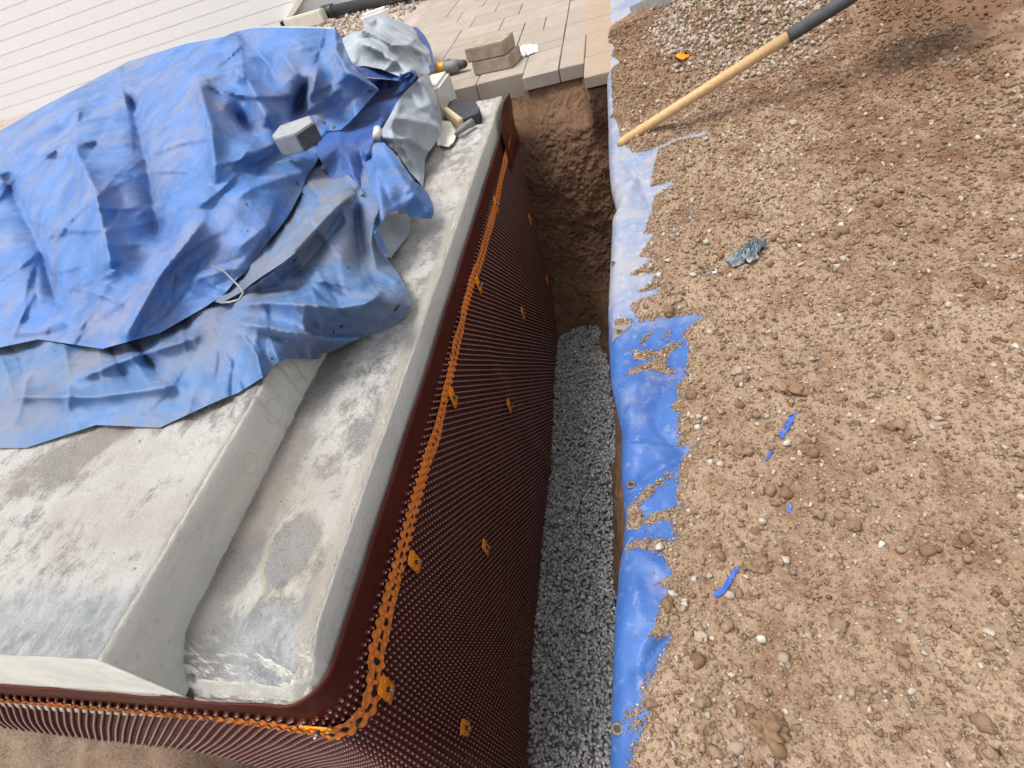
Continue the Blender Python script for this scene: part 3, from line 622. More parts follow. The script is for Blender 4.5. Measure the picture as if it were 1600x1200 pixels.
# ---------------------------------------------------------------- edge tarpaulin
et = thing('tarpaulin', (-.05, .9, 0), 'flat blue tarpaulin laid along the trench edge, half buried under soil on the right', 'tarpaulin')
ys = axis(-.5, [(0, .03), (1.3, .0045), (2.3, .007), (4.2, .012)]); us = np.concatenate([[-.004, -.003, 0], axis(.003, [(.34, .005)])])
Y, U = np.meshgrid(ys, us, indexing='ij'); X = edge_x(Y)+np.maximum(U, -.002); Z = T(X, Y)
Z[:, 0] -= .05; X[:, 0] += .012; Z[:, 1] -= .02; X[:, 1] += .002
V = np.stack([X, Y, Z], -1).reshape(-1, 3)
link('sheet', npmesh('sheet', V, gridfaces(len(ys), len(us), True)), MAT['rtarp'], et)
def grommet(p, nrm, parent, r=.008, mat='metal', hole=True):
    bm = bmesh.new(); m = Matrix.Translation(p) @ Vector(nrm).to_track_quat('Z', 'Y').to_matrix().to_4x4(); n = 20; rings = []
    for rr, h in ((r, .0), (r*.93, .0014), (r*.7, .0022), (r*.45, .0012), (r*.42, -.001)):
        rings.append([bm.verts.new(m @ Vector((rr*math.cos(2*math.pi*k/n), rr*math.sin(2*math.pi*k/n), h))) for k in range(n)])
    for a, b in zip(rings[:-1], rings[1:]):
        for k in range(n): bm.faces.new((a[k], a[(k+1) % n], b[(k+1) % n], b[k]))
    g = bmobj('grommet', bm, MAT[mat], parent, True)
    bm = bmesh.new(); bmesh.ops.create_circle(bm, cap_ends=True, segments=12, radius=r*.44, matrix=m @ Matrix.Translation((0, 0, .0003))); h = bmobj('hole', bm, MAT['dark'], None)
    h.parent = g; h.matrix_parent_inverse = Matrix.Translation(-parent.location) if 0 else Matrix(); 
    h.matrix_world = Matrix(); h.parent = g; h.matrix_parent_inverse = g.matrix_parent_inverse.inverted() @ Matrix.Translation(-parent.location) if 0 else Matrix()
    return g
for px, py in ((986, 757), (965, 1139), (958, 411), (968, 518)):
    q = hit(px, py, T, .0025); grommet(q, (0, 0, 1), et, mat='brass', r= .0085 if py > 600 else .008)
# grey corner patches
def patch(L, fn, dz, mat, parent, name, step=.004):
    P2 = [bp(a, b)[:2] for a, b in L]; P2 = [tuple(hit(a, b, fn, dz)[:2]) for a, b in L]
    v, f = cdt(P2, step); z = fn(v[:, 0], v[:, 1])+dz
    return link(name, npmesh(name, np.column_stack([v, z]), f), mat, parent)
def cdt(poly, step, jit=.25):
    B = []
    for a, b in zip(poly, poly[1:]+poly[:1]):
        a = np.array(a); b = np.array(b); n = max(1, int(np.hypot(*(b-a))/step)); B += [a+(b-a)*k/n for k in range(n)]
    B = np.array(B); lo = B.min(0); hi = B.max(0); gx, gy = np.meshgrid(np.arange(lo[0], hi[0], step), np.arange(lo[1], hi[1], step*.87), indexing='ij')
    gx = gx+(np.arange(gx.shape[1]) % 2)*step*.5; rr = np.random.RandomState(1); Q = np.stack([gx.ravel(), gy.ravel()], 1)+rr.uniform(-jit, jit, (gx.size, 2))*step*.3
    d = sdist(Q, B); Q = Q[d > step*.45]; A = np.concatenate([B, Q]); nb = len(B)
    r = delaunay_2d_cdt([Vector(p) for p in A], [(i, (i+1) % nb) for i in range(nb)], [], 1, 1e-7)
    v = np.array([p[:] for p in r[0]]); f = np.array([q for q in r[2] if len(q) == 3])
    c = v[f].mean(1); return v, f[inside(c, B)]
MAT['patch'] = simple('grey_patch', (.27, .255, .235), .6, .2, 60, .3)
patch([(957, 536), (956, 515), (962, 508), (988, 507), (980, 514), (970, 524)], T, .0016, MAT['patch'], et, 'corner_patch')

# ---------------------------------------------------------------- crumpled tarpaulin piled on the steps
def tps(ctrl, P, smooth=1e-3):
    C = np.array(ctrl, float); X_ = C[:, :2]/300; Q = P/300
    def U(r2): return np.where(r2 > 1e-12, r2*np.log(r2+1e-12)*.5, 0)
    K_ = U(((X_[:, None]-X_[None])**2).sum(-1))+smooth*np.eye(len(X_)); n = len(X_); A = np.zeros((n+3, n+3)); A[:n, :n] = K_; A[:n, n] = 1; A[:n, n+1:] = X_; A[n, :n] = 1; A[n+1:, :n] = X_.T
    w_ = np.linalg.solve(A, np.r_[C[:, 2], 0, 0, 0]); out = np.zeros(len(Q))
    for i in range(0, len(Q), 4000):
        q = Q[i:i+4000]; out[i:i+4000] = U(((q[:, None]-X_[None])**2).sum(-1))@w_[:n]+w_[n]+q@w_[n+1:]
    return out
def smoothpoly(L, k=3):
    return L
def panel(name, poly, ctrl, folds, mat, parent, step=4., wr=.004, seed=0, wdir=(1., 1.), edge_roll=0.):
    v, f = cdt([tuple(map(float, p)) for p in poly], step); z = tps(ctrl, v)
    for fd in folds:
        L, amp, wl, wr_ = fd[:4]; d, sdn = polyline_d(v, L); ww = np.where(sdn > 0, wl, wr_)
        e0, e1 = [45. if abs(float(sdist(np.array([q[:2]], float), [tuple(p) for p in poly])[0])) < 14 else 0. for q in (L[0], L[-1])]   # folds fade inside the sheet, not at its hem
        n0 = np.hypot(*(v-np.array(L[0])).T); n1 = np.hypot(*(v-np.array(L[-1])).T)
        z += 1.25*amp*np.exp(-np.sqrt((d/ww)**2+.012)*1.3)*sstep(0, 45, n0+e0)*sstep(0, 45, n1+e1)
    rc = random.Random(seed*13+5); lo = v.min(0); hi = v.max(0); area = (hi-lo).prod(); base = math.radians((-35, 60, 20, -60, 80)[seed % 5])
    for k in range(int(area/1900)+6):
        c_ = np.array([rc.uniform(lo[0], hi[0]), rc.uniform(lo[1], hi[1])]); an = base+rc.gauss(0, .55); ln = rc.uniform(25, 110); dr_ = np.array([math.cos(an), math.sin(an)])
        q_ = v-c_; al = q_@dr_; ac = q_@np.array([-dr_[1], dr_[0]])+.0022*al*al*rc.choice([-1, 1]); ww = np.where(ac > 0, rc.uniform(2.5, 6), rc.uniform(10, 34))
        z += rc.choice([1, 1, -1])*wr*rc.uniform(.4, 1.7)*np.exp(-np.sqrt((ac/ww)**2+.01))*np.clip(1-(al/ln)**2, 0, 1)
    z += wr*.8*fbm(v[:, 0]*wdir[0], v[:, 1]*wdir[1], 1/110, 3, seed)+wr*.10*fbm(v[:, 0]*wdir[1], v[:, 1]*wdir[0], 1/22, 2, seed+3)
    if edge_roll:
        B = [tuple(p) for p in poly]; d = np.abs(sdist(v, B)); z -= edge_roll*np.exp(-d/6)
    V = bpv(v, z); a = V[f[:, 1]]-V[f[:, 0]]; b = V[f[:, 2]]-V[f[:, 0]]; nz = (a[:, 0]*b[:, 1]-a[:, 1]*b[:, 0]).mean()
    if nz < 0: f = f[:, ::-1]
    return link(name, npmesh(name, V, f), mat, parent), V
tp = thing('tarpaulin', (-1.3, 1.6, .17), 'large crumpled blue and grey tarpaulin heaped over the concrete steps', 'tarpaulin')
# lower folded sheet
P0 = [(350, 622), (372, 614), (410, 590), (432, 568), (447, 561), (470, 561), (500, 561), (504, 552), (520, 549), (548, 534), (590, 520), (612, 510), (626, 500), (638, 488), (642, 476), (640, 465), (634, 448), (622, 428), (607, 406), (600, 385), (588, 365), (585, 350), (600, 300),
      (600, 220), (570, 170), (500, 130), (300, 150), (0, 250), (-80, 300), (-80, 700), (40, 700), (150, 664), (250, 668), (310, 640)]
c0 = [(350, 622, .185), (432, 568, .18), (470, 561, .13), (500, 560, .075), (520, 549, .072), (560, 530, .07), (612, 510, .07), (641, 478, .085), (636, 450, .10), (607, 406, .10), (600, 385, .13), (588, 350, .2), (600, 300, .23), (600, 220, .2), (500, 130, .2), (530, 225, .185),
      (300, 150, .3), (450, 400, .235), (350, 450, .20), (500, 300, .25), (560, 420, .19), (480, 500, .20), (600, 470, .15), (540, 490, .16), (420, 560, .19), (250, 668, .18), (150, 664, .18), (40, 700, .18), (-80, 700, .18), (-80, 300, .3), (0, 250, .3), (200, 500, .2), (350, 540, .2), (0, 550, .2)]
f0 = [([(352, 470), (400, 445), (450, 405), (500, 350), (530, 320), (560, 300)], .030, 22, 30), ([(350, 478), (420, 472), (480, 476), (530, 482), (580, 470), (608, 440)], .030, 26, 10), ([(350, 500), (420, 512), (480, 524), (520, 530), (560, 528)], .026, 22, 9), ([(350, 470), (385, 455), (430, 452), (500, 440)], -.018, 16, 16),
      ([(560, 300), (558, 340), (562, 400), (566, 440)], -.026, 14, 16), ([(585, 340), (580, 380), (588, 420), (620, 440)], .014, 14, 14), ([(555, 300), (520, 360), (470, 420), (420, 450)], -.016, 20, 24), ([(520, 500), (560, 485), (600, 455)], .016, 12, 16),
      ([(400, 520), (440, 530), (476, 540)], -.012, 10, 10), ([(486, 525), (484, 545), (484, 560)], .014, 8, 6), ([(350, 510), (380, 525), (402, 555), (410, 590)], .014, 12, 10), ([(480, 290), (440, 350), (400, 410)], -.02, 20, 20), ([(500, 300), (470, 360), (420, 420)], .01, 14, 20),
      ([(100, 600), (200, 560), (330, 520)], .025, 20, 15), ([(0, 620), (150, 620), (300, 600)], .02, 15, 15), ([(200, 520), (260, 600)], -.02, 15, 15)]
f0 = [(a, b*1.35, c*.85, d*.85) for a, b, c, d in f0]
panel('lower_sheet', P0, c0, f0, MAT['tarp_low'], tp, 3., .0065, 1)
Ps = [(500, 236), (516, 246), (540, 268), (563, 292), (568, 302), (545, 322), (520, 340), (497, 362), (470, 388), (440, 412), (412, 430), (392, 444), (378, 456), (345, 474), (330, 470), (350, 420), (420, 330), (470, 240)]
panel('soiled_strip', Ps, [(a, b, c+.004+.04*max(0, 1-abs(a-500)/90-abs(b-236)/60)) for a, b, c in c0], f0, MAT['tarp_dirt'], tp, 3., .0065, 1)
# the fold that runs down over the step edge, small pleats
# hollow between the folds, its shade painted in as a darker blue
P5 = [(540, 118), (580, 122), (625, 126), (650, 112), (655, 125), (640, 150), (618, 182), (606, 220), (590, 240), (575, 262), (562, 300), (520, 285), (495, 240), (500, 205), (540, 190), (560, 150)]
c5 = [(540, 118, .27), (600, 130, .24), (650, 112, .25), (640, 150, .23), (606, 220, .20), (562, 300, .222), (520, 285, .245), (500, 220, .262), (540, 240, .262), (575, 190, .235)]
f5 = [([(545, 195), (580, 150), (620, 135)], -.02, 12, 20), ([(520, 215), (545, 245), (560, 290)], .02, 14, 10), ([(600, 150), (595, 190), (575, 240)], .025, 10, 16), ([(560, 205), (565, 250), (570, 270)], -.02, 10, 8), ([(530, 212), (575, 240)], .012, 10, 10)]
panel('inner_fold', P5, c5, f5, MAT['tarp_deep'], tp, 4., .006, 3)
# grey reverse side, lower fall
P2 = [(661, 293), (655, 284), (640, 268), (620, 238), (600, 222), (594, 207), (608, 183), (620, 160), (636, 140), (655, 122), (668, 114), (675, 130), (683, 155), (690, 190), (691, 204), (682, 222), (668, 240), (664, 250), (663, 272)]
c2 = [(661, 292, .07), (640, 268, .11), (620, 238, .17), (598, 214, .21), (620, 160, .26), (655, 122, .26), (672, 118, .22), (683, 155, .17), (691, 200, .085), (668, 240, .075), (650, 200, .185), (640, 160, .24), (664, 270, .07)]
f2 = [([(655, 125), (675, 165), (686, 205)], .018, 10, 14), ([(612, 185), (650, 188), (685, 200)], .016, 16, 10), ([(600, 215), (640, 218), (668, 236)], .018, 10, 16), ([(625, 165), (612, 195), (615, 225)], .012, 12, 10), ([(640, 150), (660, 175), (688, 190)], -.012, 9, 9), ([(640, 225), (652, 255), (660, 290)], -.012, 8, 10), ([(630, 230), (650, 262), (660, 290)], .014, 6, 8)]
panel('grey_fall', P2, c2, f2, MAT['tarp_grey'], tp, 3.5, .005, 5)
# grey heap at the top
P3 = [(533, 78), (536, 60), (548, 52), (566, 48), (572, 36), (584, 25), (598, 25), (622, 32), (645, 42), (660, 56), (670, 72), (676, 110), (668, 117), (650, 113), (634, 122), (620, 118), (596, 108), (570, 103), (548, 104), (538, 95)]
c3 = [(533, 78, .33), (548, 52, .36), (585, 25, .36), (645, 42, .24), (670, 72, .17), (676, 110, .18), (650, 113, .27), (620, 118, .30), (570, 103, .33), (540, 98, .32), (600, 70, .36), (560, 75, .37), (640, 85, .27)]
f3 = [([(534, 74), (552, 64), (580, 72), (610, 90), (640, 110)], .03, 14, 8), ([(566, 48), (590, 55), (612, 72), (640, 70), (665, 85)], .03, 10, 7), ([(572, 36), (592, 30), (620, 44), (650, 62)], .018, 9, 7), ([(590, 30), (586, 46), (600, 58)], -.025, 6, 6), ([(545, 68), (575, 58), (600, 70)], -.022, 6, 7),
      ([(590, 60), (600, 85), (630, 95)], -.02, 6, 7), ([(555, 66), (562, 80), (575, 86)], .014, 6, 6), ([(635, 68), (650, 85), (662, 105)], -.02, 5, 6), ([(600, 48), (610, 60), (606, 75)], .02, 5, 6), ([(562, 75), (562, 100)], .006, 4, 4)]
panel('grey_heap', P3, c3, f3, MAT['tarp_grey'], tp, 3., .008, 7)
Ph = [(645, 41), (652, 43), (662, 53), (672, 70), (677, 88), (679, 110), (672, 113), (667, 90), (662, 72), (654, 56)]
panel('blue_hem', Ph, [(645, 41, .25), (662, 53, .21), (674, 80, .18), (676, 112, .19), (664, 75, .20), (655, 56, .235)], [], MAT['tarp_deep'], tp, 3., .002, 2)
P4 = [(536, 103), (556, 103), (580, 103), (605, 107), (630, 116), (641, 109), (650, 110), (652, 118), (645, 128), (632, 140), (615, 150), (622, 138), (632, 127), (620, 126), (600, 123), (575, 121), (545, 120)]
panel('blue_band', P4, [(536, 103, .345), (570, 103, .34), (605, 107, .32), (630, 116, .31), (650, 112, .285), (645, 128, .27), (615, 150, .262), (620, 126, .30), (575, 121, .33), (545, 120, .335)], [([(630, 117), (642, 112), (648, 118), (640, 130)], .02, 5, 5)], MAT['tarp_deep'], tp, 3., .002, 4)
# collar flap with the dark mouth below it
Pb = [(590, 352), (602, 335), (636, 334), (642, 346), (640, 365), (622, 388), (610, 404), (602, 398), (592, 380), (586, 366)]
panel('grey_lining', Pb, [(590, 352, .17), (602, 335, .15), (638, 338, .085), (636, 365, .066), (610, 404, .07), (592, 380, .12), (612, 360, .10)], [], MAT['tarp_grey'], tp, 4., .003, 6)
P1 = [(561, 262), (566, 240), (576, 227), (590, 223), (600, 223), (614, 236), (634, 264), (648, 284), (662, 294), (670, 304), (676, 318), (678, 334), (674, 342), (655, 341), (641, 338), (634, 331), (622, 329), (610, 332), (600, 342), (590, 358), (586, 366), (578, 352), (570, 320), (562, 290)]
panel('collar_flap', P1, [(561, 262, .235), (576, 227, .25), (600, 223, .25), (634, 264, .21), (662, 294, .16), (677, 325, .115), (674, 342, .10), (641, 338, .14), (622, 329, .18), (600, 342, .21), (587, 364, .205), (570, 320, .225), (610, 290, .235), (645, 312, .18)],
      [([(585, 235), (590, 280), (598, 330)], .012, 12, 16), ([(600, 230), (630, 280), (668, 330)], .012, 12, 12), ([(565, 262), (574, 310), (588, 350)], -.012, 8, 10)], MAT['tarp'], tp, 3.5, .004, 8, edge_roll=.004)
Pc = [(587, 352), (592, 362), (602, 385), (606, 402), (600, 400), (590, 384), (583, 366)]
panel('flap_edge', Pc, [(587, 352, .2), (606, 402, .13), (600, 400, .132), (583, 366, .2)], [], MAT['tarp'], tp, 3., .001, 3)
# main upper sheet
P6 = [(350, 57), (372, 48), (400, 43), (440, 43), (500, 44), (524, 45), (532, 55), (541, 80), (556, 108), (574, 123), (590, 137), (592, 141), (580, 153), (560, 176), (545, 192), (532, 203), (511, 205), (508, 222), (500, 242), (492, 258), (480, 274), (470, 300), (456, 328), (440, 352), (422, 374), (400, 404), (384, 426), (370, 436), (352, 458),
      (320, 480), (250, 520), (160, 545), (60, 530), (-80, 560), (-80, 250), (60, 170), (200, 96), (290, 68)]
c6 = [(350, 57, .55), (440, 43, .54), (528, 48, .48), (541, 80, .44), (556, 108, .40), (592, 140, .31), (560, 176, .30), (532, 203, .28), (511, 205, .275), (492, 258, .27), (470, 300, .265), (422, 374, .25), (384, 426, .24), (352, 458, .23), (250, 520, .22), (160, 545, .22), (60, 530, .23), (-80, 560, .23), (-80, 250, .45), (60, 170, .5), (200, 96, .54),
      (450, 200, .345), (400, 130, .45), (350, 300, .36), (430, 300, .32), (250, 300, .40), (100, 350, .38), (350, 150, .47), (480, 120, .43), (520, 150, .36), (380, 380, .29), (300, 420, .28)]
f6 = [([(352, 160), (385, 200), (425, 228)], -.035, 14, 26), ([(350, 90), (390, 130), (420, 190), (440, 215)], .030, 20, 26), ([(486, 112), (475, 140), (460, 180), (452, 200)], -.034, 10, 16), ([(500, 90), (490, 140), (478, 180)], .024, 18, 12), ([(541, 130), (500, 160), (460, 190)], .012, 14, 14), ([(350, 235), (390, 238), (425, 232)], .022, 16, 16),
      ([(352, 270), (400, 262), (450, 240), (500, 225)], -.014, 14, 14), ([(350, 320), (400, 290), (470, 270)], .012, 16, 20), ([(508, 205), (500, 215), (460, 225)], .010, 8, 8), ([(404, 235), (404, 262), (398, 300)], -.010, 8, 10), ([(430, 70), (460, 110), (480, 140)], .01, 14, 14), ([(524, 45), (526, 80), (545, 115), (590, 140)], .014, 10, 10),
      ([(352, 398), (390, 375), (430, 340)], .012, 14, 14), ([(380, 60), (420, 100), (440, 150)], -.010, 14, 14), ([(300, 100), (330, 200), (340, 300)], .03, 22, 26), ([(200, 130), (230, 260), (250, 400)], -.04, 30, 30), ([(100, 200), (150, 300), (180, 450)], .04, 26, 30), ([(0, 260), (60, 380), (100, 500)], -.04, 30, 26), ([(330, 330), (250, 430), (200, 520)], .03, 20, 20)]
o6, V6 = panel('upper_sheet', P6, c6, f6, MAT['tarp'], tp, 3.2, .0048, 0, (1, 1.3))
# its back falls to the ground behind the heap
bk = [p for p in [(-80, 250), (60, 170), (200, 96), (290, 68), (350, 57), (372, 48), (400, 43), (440, 43), (500, 44), (524, 45)]]
dn = []
for i in range(len(bk)-1):
    for k in range(12): dn.append((bk[i][0]+(bk[i+1][0]-bk[i][0])*k/12, bk[i][1]+(bk[i+1][1]-bk[i][1])*k/12))
dn = np.array(dn); zt = tps(c6, dn)-.004; A0 = bpv(dn, zt); rows = []
for k in range(8):
    t_ = k/7; q = A0.copy(); q[:, 1] += .02+t_*.22+.03*fbm(dn[:, 0], dn[:, 0]*0+k*9, 1/40, 2, 3)*t_; q[:, 0] -= t_*.08; q[:, 2] = A0[:, 2]*(1-t_)**1.2; rows.append(q)
G = np.stack([A0]+rows, 1); link('back_fall', npmesh('back_fall', G.reshape(-1, 3), gridfaces(G.shape[0], G.shape[1], True)), MAT['tarp'], tp)
from mathutils.bvhtree import BVHTree
TV, TF = [], []
for ch in list(tp.children):
    if ch.type != 'MESH': continue
    o_ = len(TV); TV += [v.co[:] for v in ch.data.vertices]; TF += [[o_+k for k in p.vertices] for p in ch.data.polygons]
BV = BVHTree.FromPolygons(TV, TF)
def on_tarp(px, py, dz=.002):
    h = BV.ray_cast(Vector((0, 0, H)), Vector(ray(px, py)).normalized()); h = h if h[0] else (Vector(bp(px, py, .18)), Vector((0, 0, 1))); n = h[1] if h[1].dot(Vector(ray(px, py))) < 0 else -h[1]; return h[0]+n*dz, n
def tarp_pt(px, py, ctrl, dz=.006): return Vector(bp(px, py, float(tps(ctrl, np.array([[px, py]], float))[0])+dz))
for px, py, cc in ((464, 286, c6), (578, 142, c6), (506, 192, c6), (522, 199, c6)): 
    q_, n_ = on_tarp(px, py, .001); grommet(q_, n_, tp, .007, 'brass')
for px, py, a_, b_ in ((460, 406, 5, 2), (619, 482, 7, 3), (521, 520, 4, 2), (533, 510, 3, 3), (543, 418, 3, 1.5), (385, 320, 2, 1), (387, 362, 2, 1), (474, 303, 2.5, 1.5), (425, 560, 4, 1.5)):
    q_, n_ = on_tarp(px, py, .0012); tr = random.uniform(.3, .9); m_ = Matrix.Translation(q_) @ n_.to_track_quat('Z', 'Y').to_matrix().to_4x4() @ Matrix.Rotation(tr, 4, 'Z'); sc_ = (q_-Vector((0, 0, H))).length/F
    bm = bmesh.new(); vs_ = [bm.verts.new(m_ @ Vector((math.cos(k*.7)*a_*sc_*random.uniform(.7, 1.2), math.sin(k*.7)*b_*sc_*random.uniform(.6, 1.3), 0))) for k in range(9)]; bm.faces.new(vs_); bmobj('tear', bm, MAT['dark'], tp)
# wire loop showing at the left of the heap
wr_ = [(330, 415), (350, 424), (362, 436), (376, 450), (380, 458), (374, 468), (360, 472), (345, 473)]
bm = bmesh.new(); tube(bm, [Vector(bp(a, b, .285)) for a, b in wr_], .0022, 6); tag(bmobj('wire', bm, MAT['metal'], None, True), 'thin grey bent wire lying on the folds of the blue tarpaulin', 'wire')
# grey cut stone weighing the sheet down
def solid(name, top, bot_dz, mat, parent=None, bevel=.003, dirv=(0, 0, 0)):
    bm = bmesh.new(); a = [bm.verts.new(p) for p in top]; b = [bm.verts.new((p[0]+dirv[0], p[1]+dirv[1], p[2]-bot_dz)) for p in top]; n = len(a)
    bm.faces.new(a); bm.faces.new(b[::-1])
    for i in range(n): bm.faces.new((a[(i+1) % n], a[i], b[i], b[(i+1) % n]))
    bmesh.ops.recalc_face_normals(bm, faces=bm.faces); return bmobj(name, bm, mat, parent, bevel=bevel)
zs = .392
st = solid('stone_block', [bp(*q, zs) for q in ((424, 212), (437, 196), (484, 180), (488, 191), (461, 209), (430, 217))], .052, MAT['stone'])
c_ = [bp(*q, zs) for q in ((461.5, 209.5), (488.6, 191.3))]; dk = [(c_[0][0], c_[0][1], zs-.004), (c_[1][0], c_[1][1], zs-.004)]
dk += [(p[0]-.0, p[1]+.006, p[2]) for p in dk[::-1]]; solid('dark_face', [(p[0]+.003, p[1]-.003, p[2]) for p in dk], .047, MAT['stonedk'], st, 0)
tag(st, 'grey cut stone block with a dark end weighing down the blue tarpaulin', 'stone')

# ---------------------------------------------------------------- loose soil, clods and stones
def clodt(seed, sub=2, flat=.8, amp=.75):
    bm = bmesh.new(); bmesh.ops.create_icosphere(bm, subdivisions=sub, radius=1.); v = np.array([q.co[:] for q in bm.verts]); f = np.array([[q.index for q in g.verts] for g in bm.faces]); bm.free()
    o = seed*7.7; n = fbm(v[:, 0]+o+v[:, 2]*.7, v[:, 1]-v[:, 2]*.8+o, .9, 5, seed % 8, .62); n2 = np.abs(fbm(v[:, 0]-v[:, 1]*.5+o, v[:, 2]+v[:, 1]*.6, 2.3, 3, (seed+4) % 8))
    v = v*(1+amp*n-.8*n2)[:, None]; v[:, 2] *= flat; v[:, 1] *= .82; return v, f
ct = rock_templates(20, 10, .75, 4); rgs = np.random.RandomState(21)
def soil_pts(n, x1, y0, y1, kmin=.004, near=0.):
    yq = y0+(y1-y0)*rgs.rand(n)**(1+near); xq = edge_x(yq)+.01+(x1-.0)*rgs.rand(n)**1.1
    k = cover(xq, yq) > kmin*(rgs.rand(n)*2.5); return xq[k], yq[k]
def strew(name, T_, x, y, r, seed, mat, label, tone=None, sink=.25):
    z = S(x, y)+r*sink; return tag(link(name, scatter(name, T_, np.stack([x, y, z], 1), r, seed, False, tone), mat), label, kind='stuff')
x, y = soil_pts(95000, 1.05, .05, 2.9, .003, .5); r = .0013*(rgs.rand(len(x))+.03)**-.5; r = np.clip(r, .0012, .007)*(1+.3*y)
r = np.minimum(r, .003+.25*np.clip(cover(x, y), 0, 1)); x = x; strew('soil_crumbs', ct, x, y, r, 3, MAT['clod'], 'tan crumbs and small clods of dry soil covering the ground')
ct2 = [clodt(k, 2, .8) for k in range(12)]
x, y = soil_pts(420, 1.0, .05, 2.8, .02, .3); r = rgs.uniform(.006, .014, len(x)); strew('soil_clods', ct2, x, y, r, 5, MAT['clod'], 'larger rounded brown clods strewn over the soil', rgs.uniform(0, .5, len(x)), .1)
n = 22000; xq = rgs.uniform(.8, 3.2, n); yq = rgs.uniform(.6, 4.6, n); k = (xq > .55+.12*yq) & (xq-1.3 < yq*.75); xq = xq[k]; yq = yq[k]
strew('far_crumbs', ct, xq, yq, rgs.uniform(.003, .010, len(xq)), 31, MAT['clod'], 'brown crumbs of earth on the soil heap at the far right')
pt = rock_templates(14, 12, .65, 6)
x, y = soil_pts(1700, 1.05, .05, 2.9, .004, .3); r = (.0016+.0065*rgs.rand(len(x))**2.5)*(1+.25*y); strew('pale_pebbles', pt, x, y, r, 6, MAT['pale'], 'small pale pebbles scattered over the tan soil')
hp = pix2g([(1030, 96), (1012, 60), (1040, 20), (1075, -30), (1330, -60), (1300, 60), (1215, 92), (1150, 96), (1090, 104)]); n = 9000
hx = rgs.uniform(min(p[0] for p in hp), max(p[0] for p in hp), n); hy = rgs.uniform(min(p[1] for p in hp), max(p[1] for p in hp), n)
k = (sdist(np.stack([hx, hy], 1), hp)+.10*fbm(hx, hy, 5, 4, 2) > .0) & (fbm(hx, hy, 4.2, 4, 9) > -.08+.35*(rgs.rand(n)-.5)); hx = hx[k]; hy = hy[k]
strew('stone_heap', pt, hx, hy, (.0035+.0105*rgs.rand(len(hx))**2), 8, MAT['pale'], 'heap of pale crushed stone spilled on the soil at the far right', rgs.rand(len(hx))**1.3*.8, .35)
n = 60000; yq = rgs.uniform(.08, 2.6, n)**1.0; xq = edge_x(yq)+.005+.3*rgs.rand(n); k = cover(xq, yq); k = (k > -.004) & (k < .014); xq = xq[k]; yq = yq[k]; zq = np.maximum(S(xq, yq), T(xq, yq))
tag(link('edge_crumbs', scatter('edge_crumbs', ct, np.stack([xq, yq, zq+.0006], 1), rgs.uniform(.0010, .0032, len(xq))*(1+.3*yq), 4, False), MAT['clod']), 'fine crumbs of soil along the ragged border of the blue sheet', kind='stuff')
# specks of sand fallen on the blue sheet and crumbs on the gravel
n = 2600; yq = rgs.uniform(.1, 2.4, n); xq = edge_x(yq)+.01+.16*rgs.rand(n); k = (cover(xq, yq) < 0) & (cover(xq, yq) > -.03*rgs.rand(n)**2); xq = xq[k]; yq = yq[k]
tag(link('sand_specks', scatter('sand_specks', ct, np.stack([xq, yq, T(xq, yq)+.0008], 1), rgs.uniform(.0008, .0024, len(xq)), 4, False), MAT['clod']), 'grains of sand fallen on the blue edge tarpaulin', kind='stuff')
RT = rock_templates(9, 30, .7, 31); RA = rock_templates(9, 14, .7, 33)
def rock(name, px, py, rp_, mat, label, cat, ang=True, flat=1., sink=.1, zf=S, tone=.5):
    q = hit(px, py, zf); dist = (q-Vector((0, 0, H))).length; r = rp_*dist/F
    v, f = (RA if ang else RT)[random.randrange(9)]
    if not ang:
        v, f = clodt(random.randrange(40), 4 if rp_ > 12 else 3, 1.)
    if 0: v = v*(1+.10*fbm(v[:, 0]+px, v[:, 1]+v[:, 2], 1.7, 2, 3))[:, None]
    a = random.random()*6.3; m = np.array([[math.cos(a), -math.sin(a), 0], [math.sin(a), math.cos(a), 0], [0, 0, flat]])
    o = link(name, npmesh(name, v@m.T*r, f, False, {'tone': np.full(len(v), tone)}), mat); o.location = q+Vector((0, 0, r*sink)); return tag(o, label, cat)
PL, CD = MAT['pale'], MAT['clod']
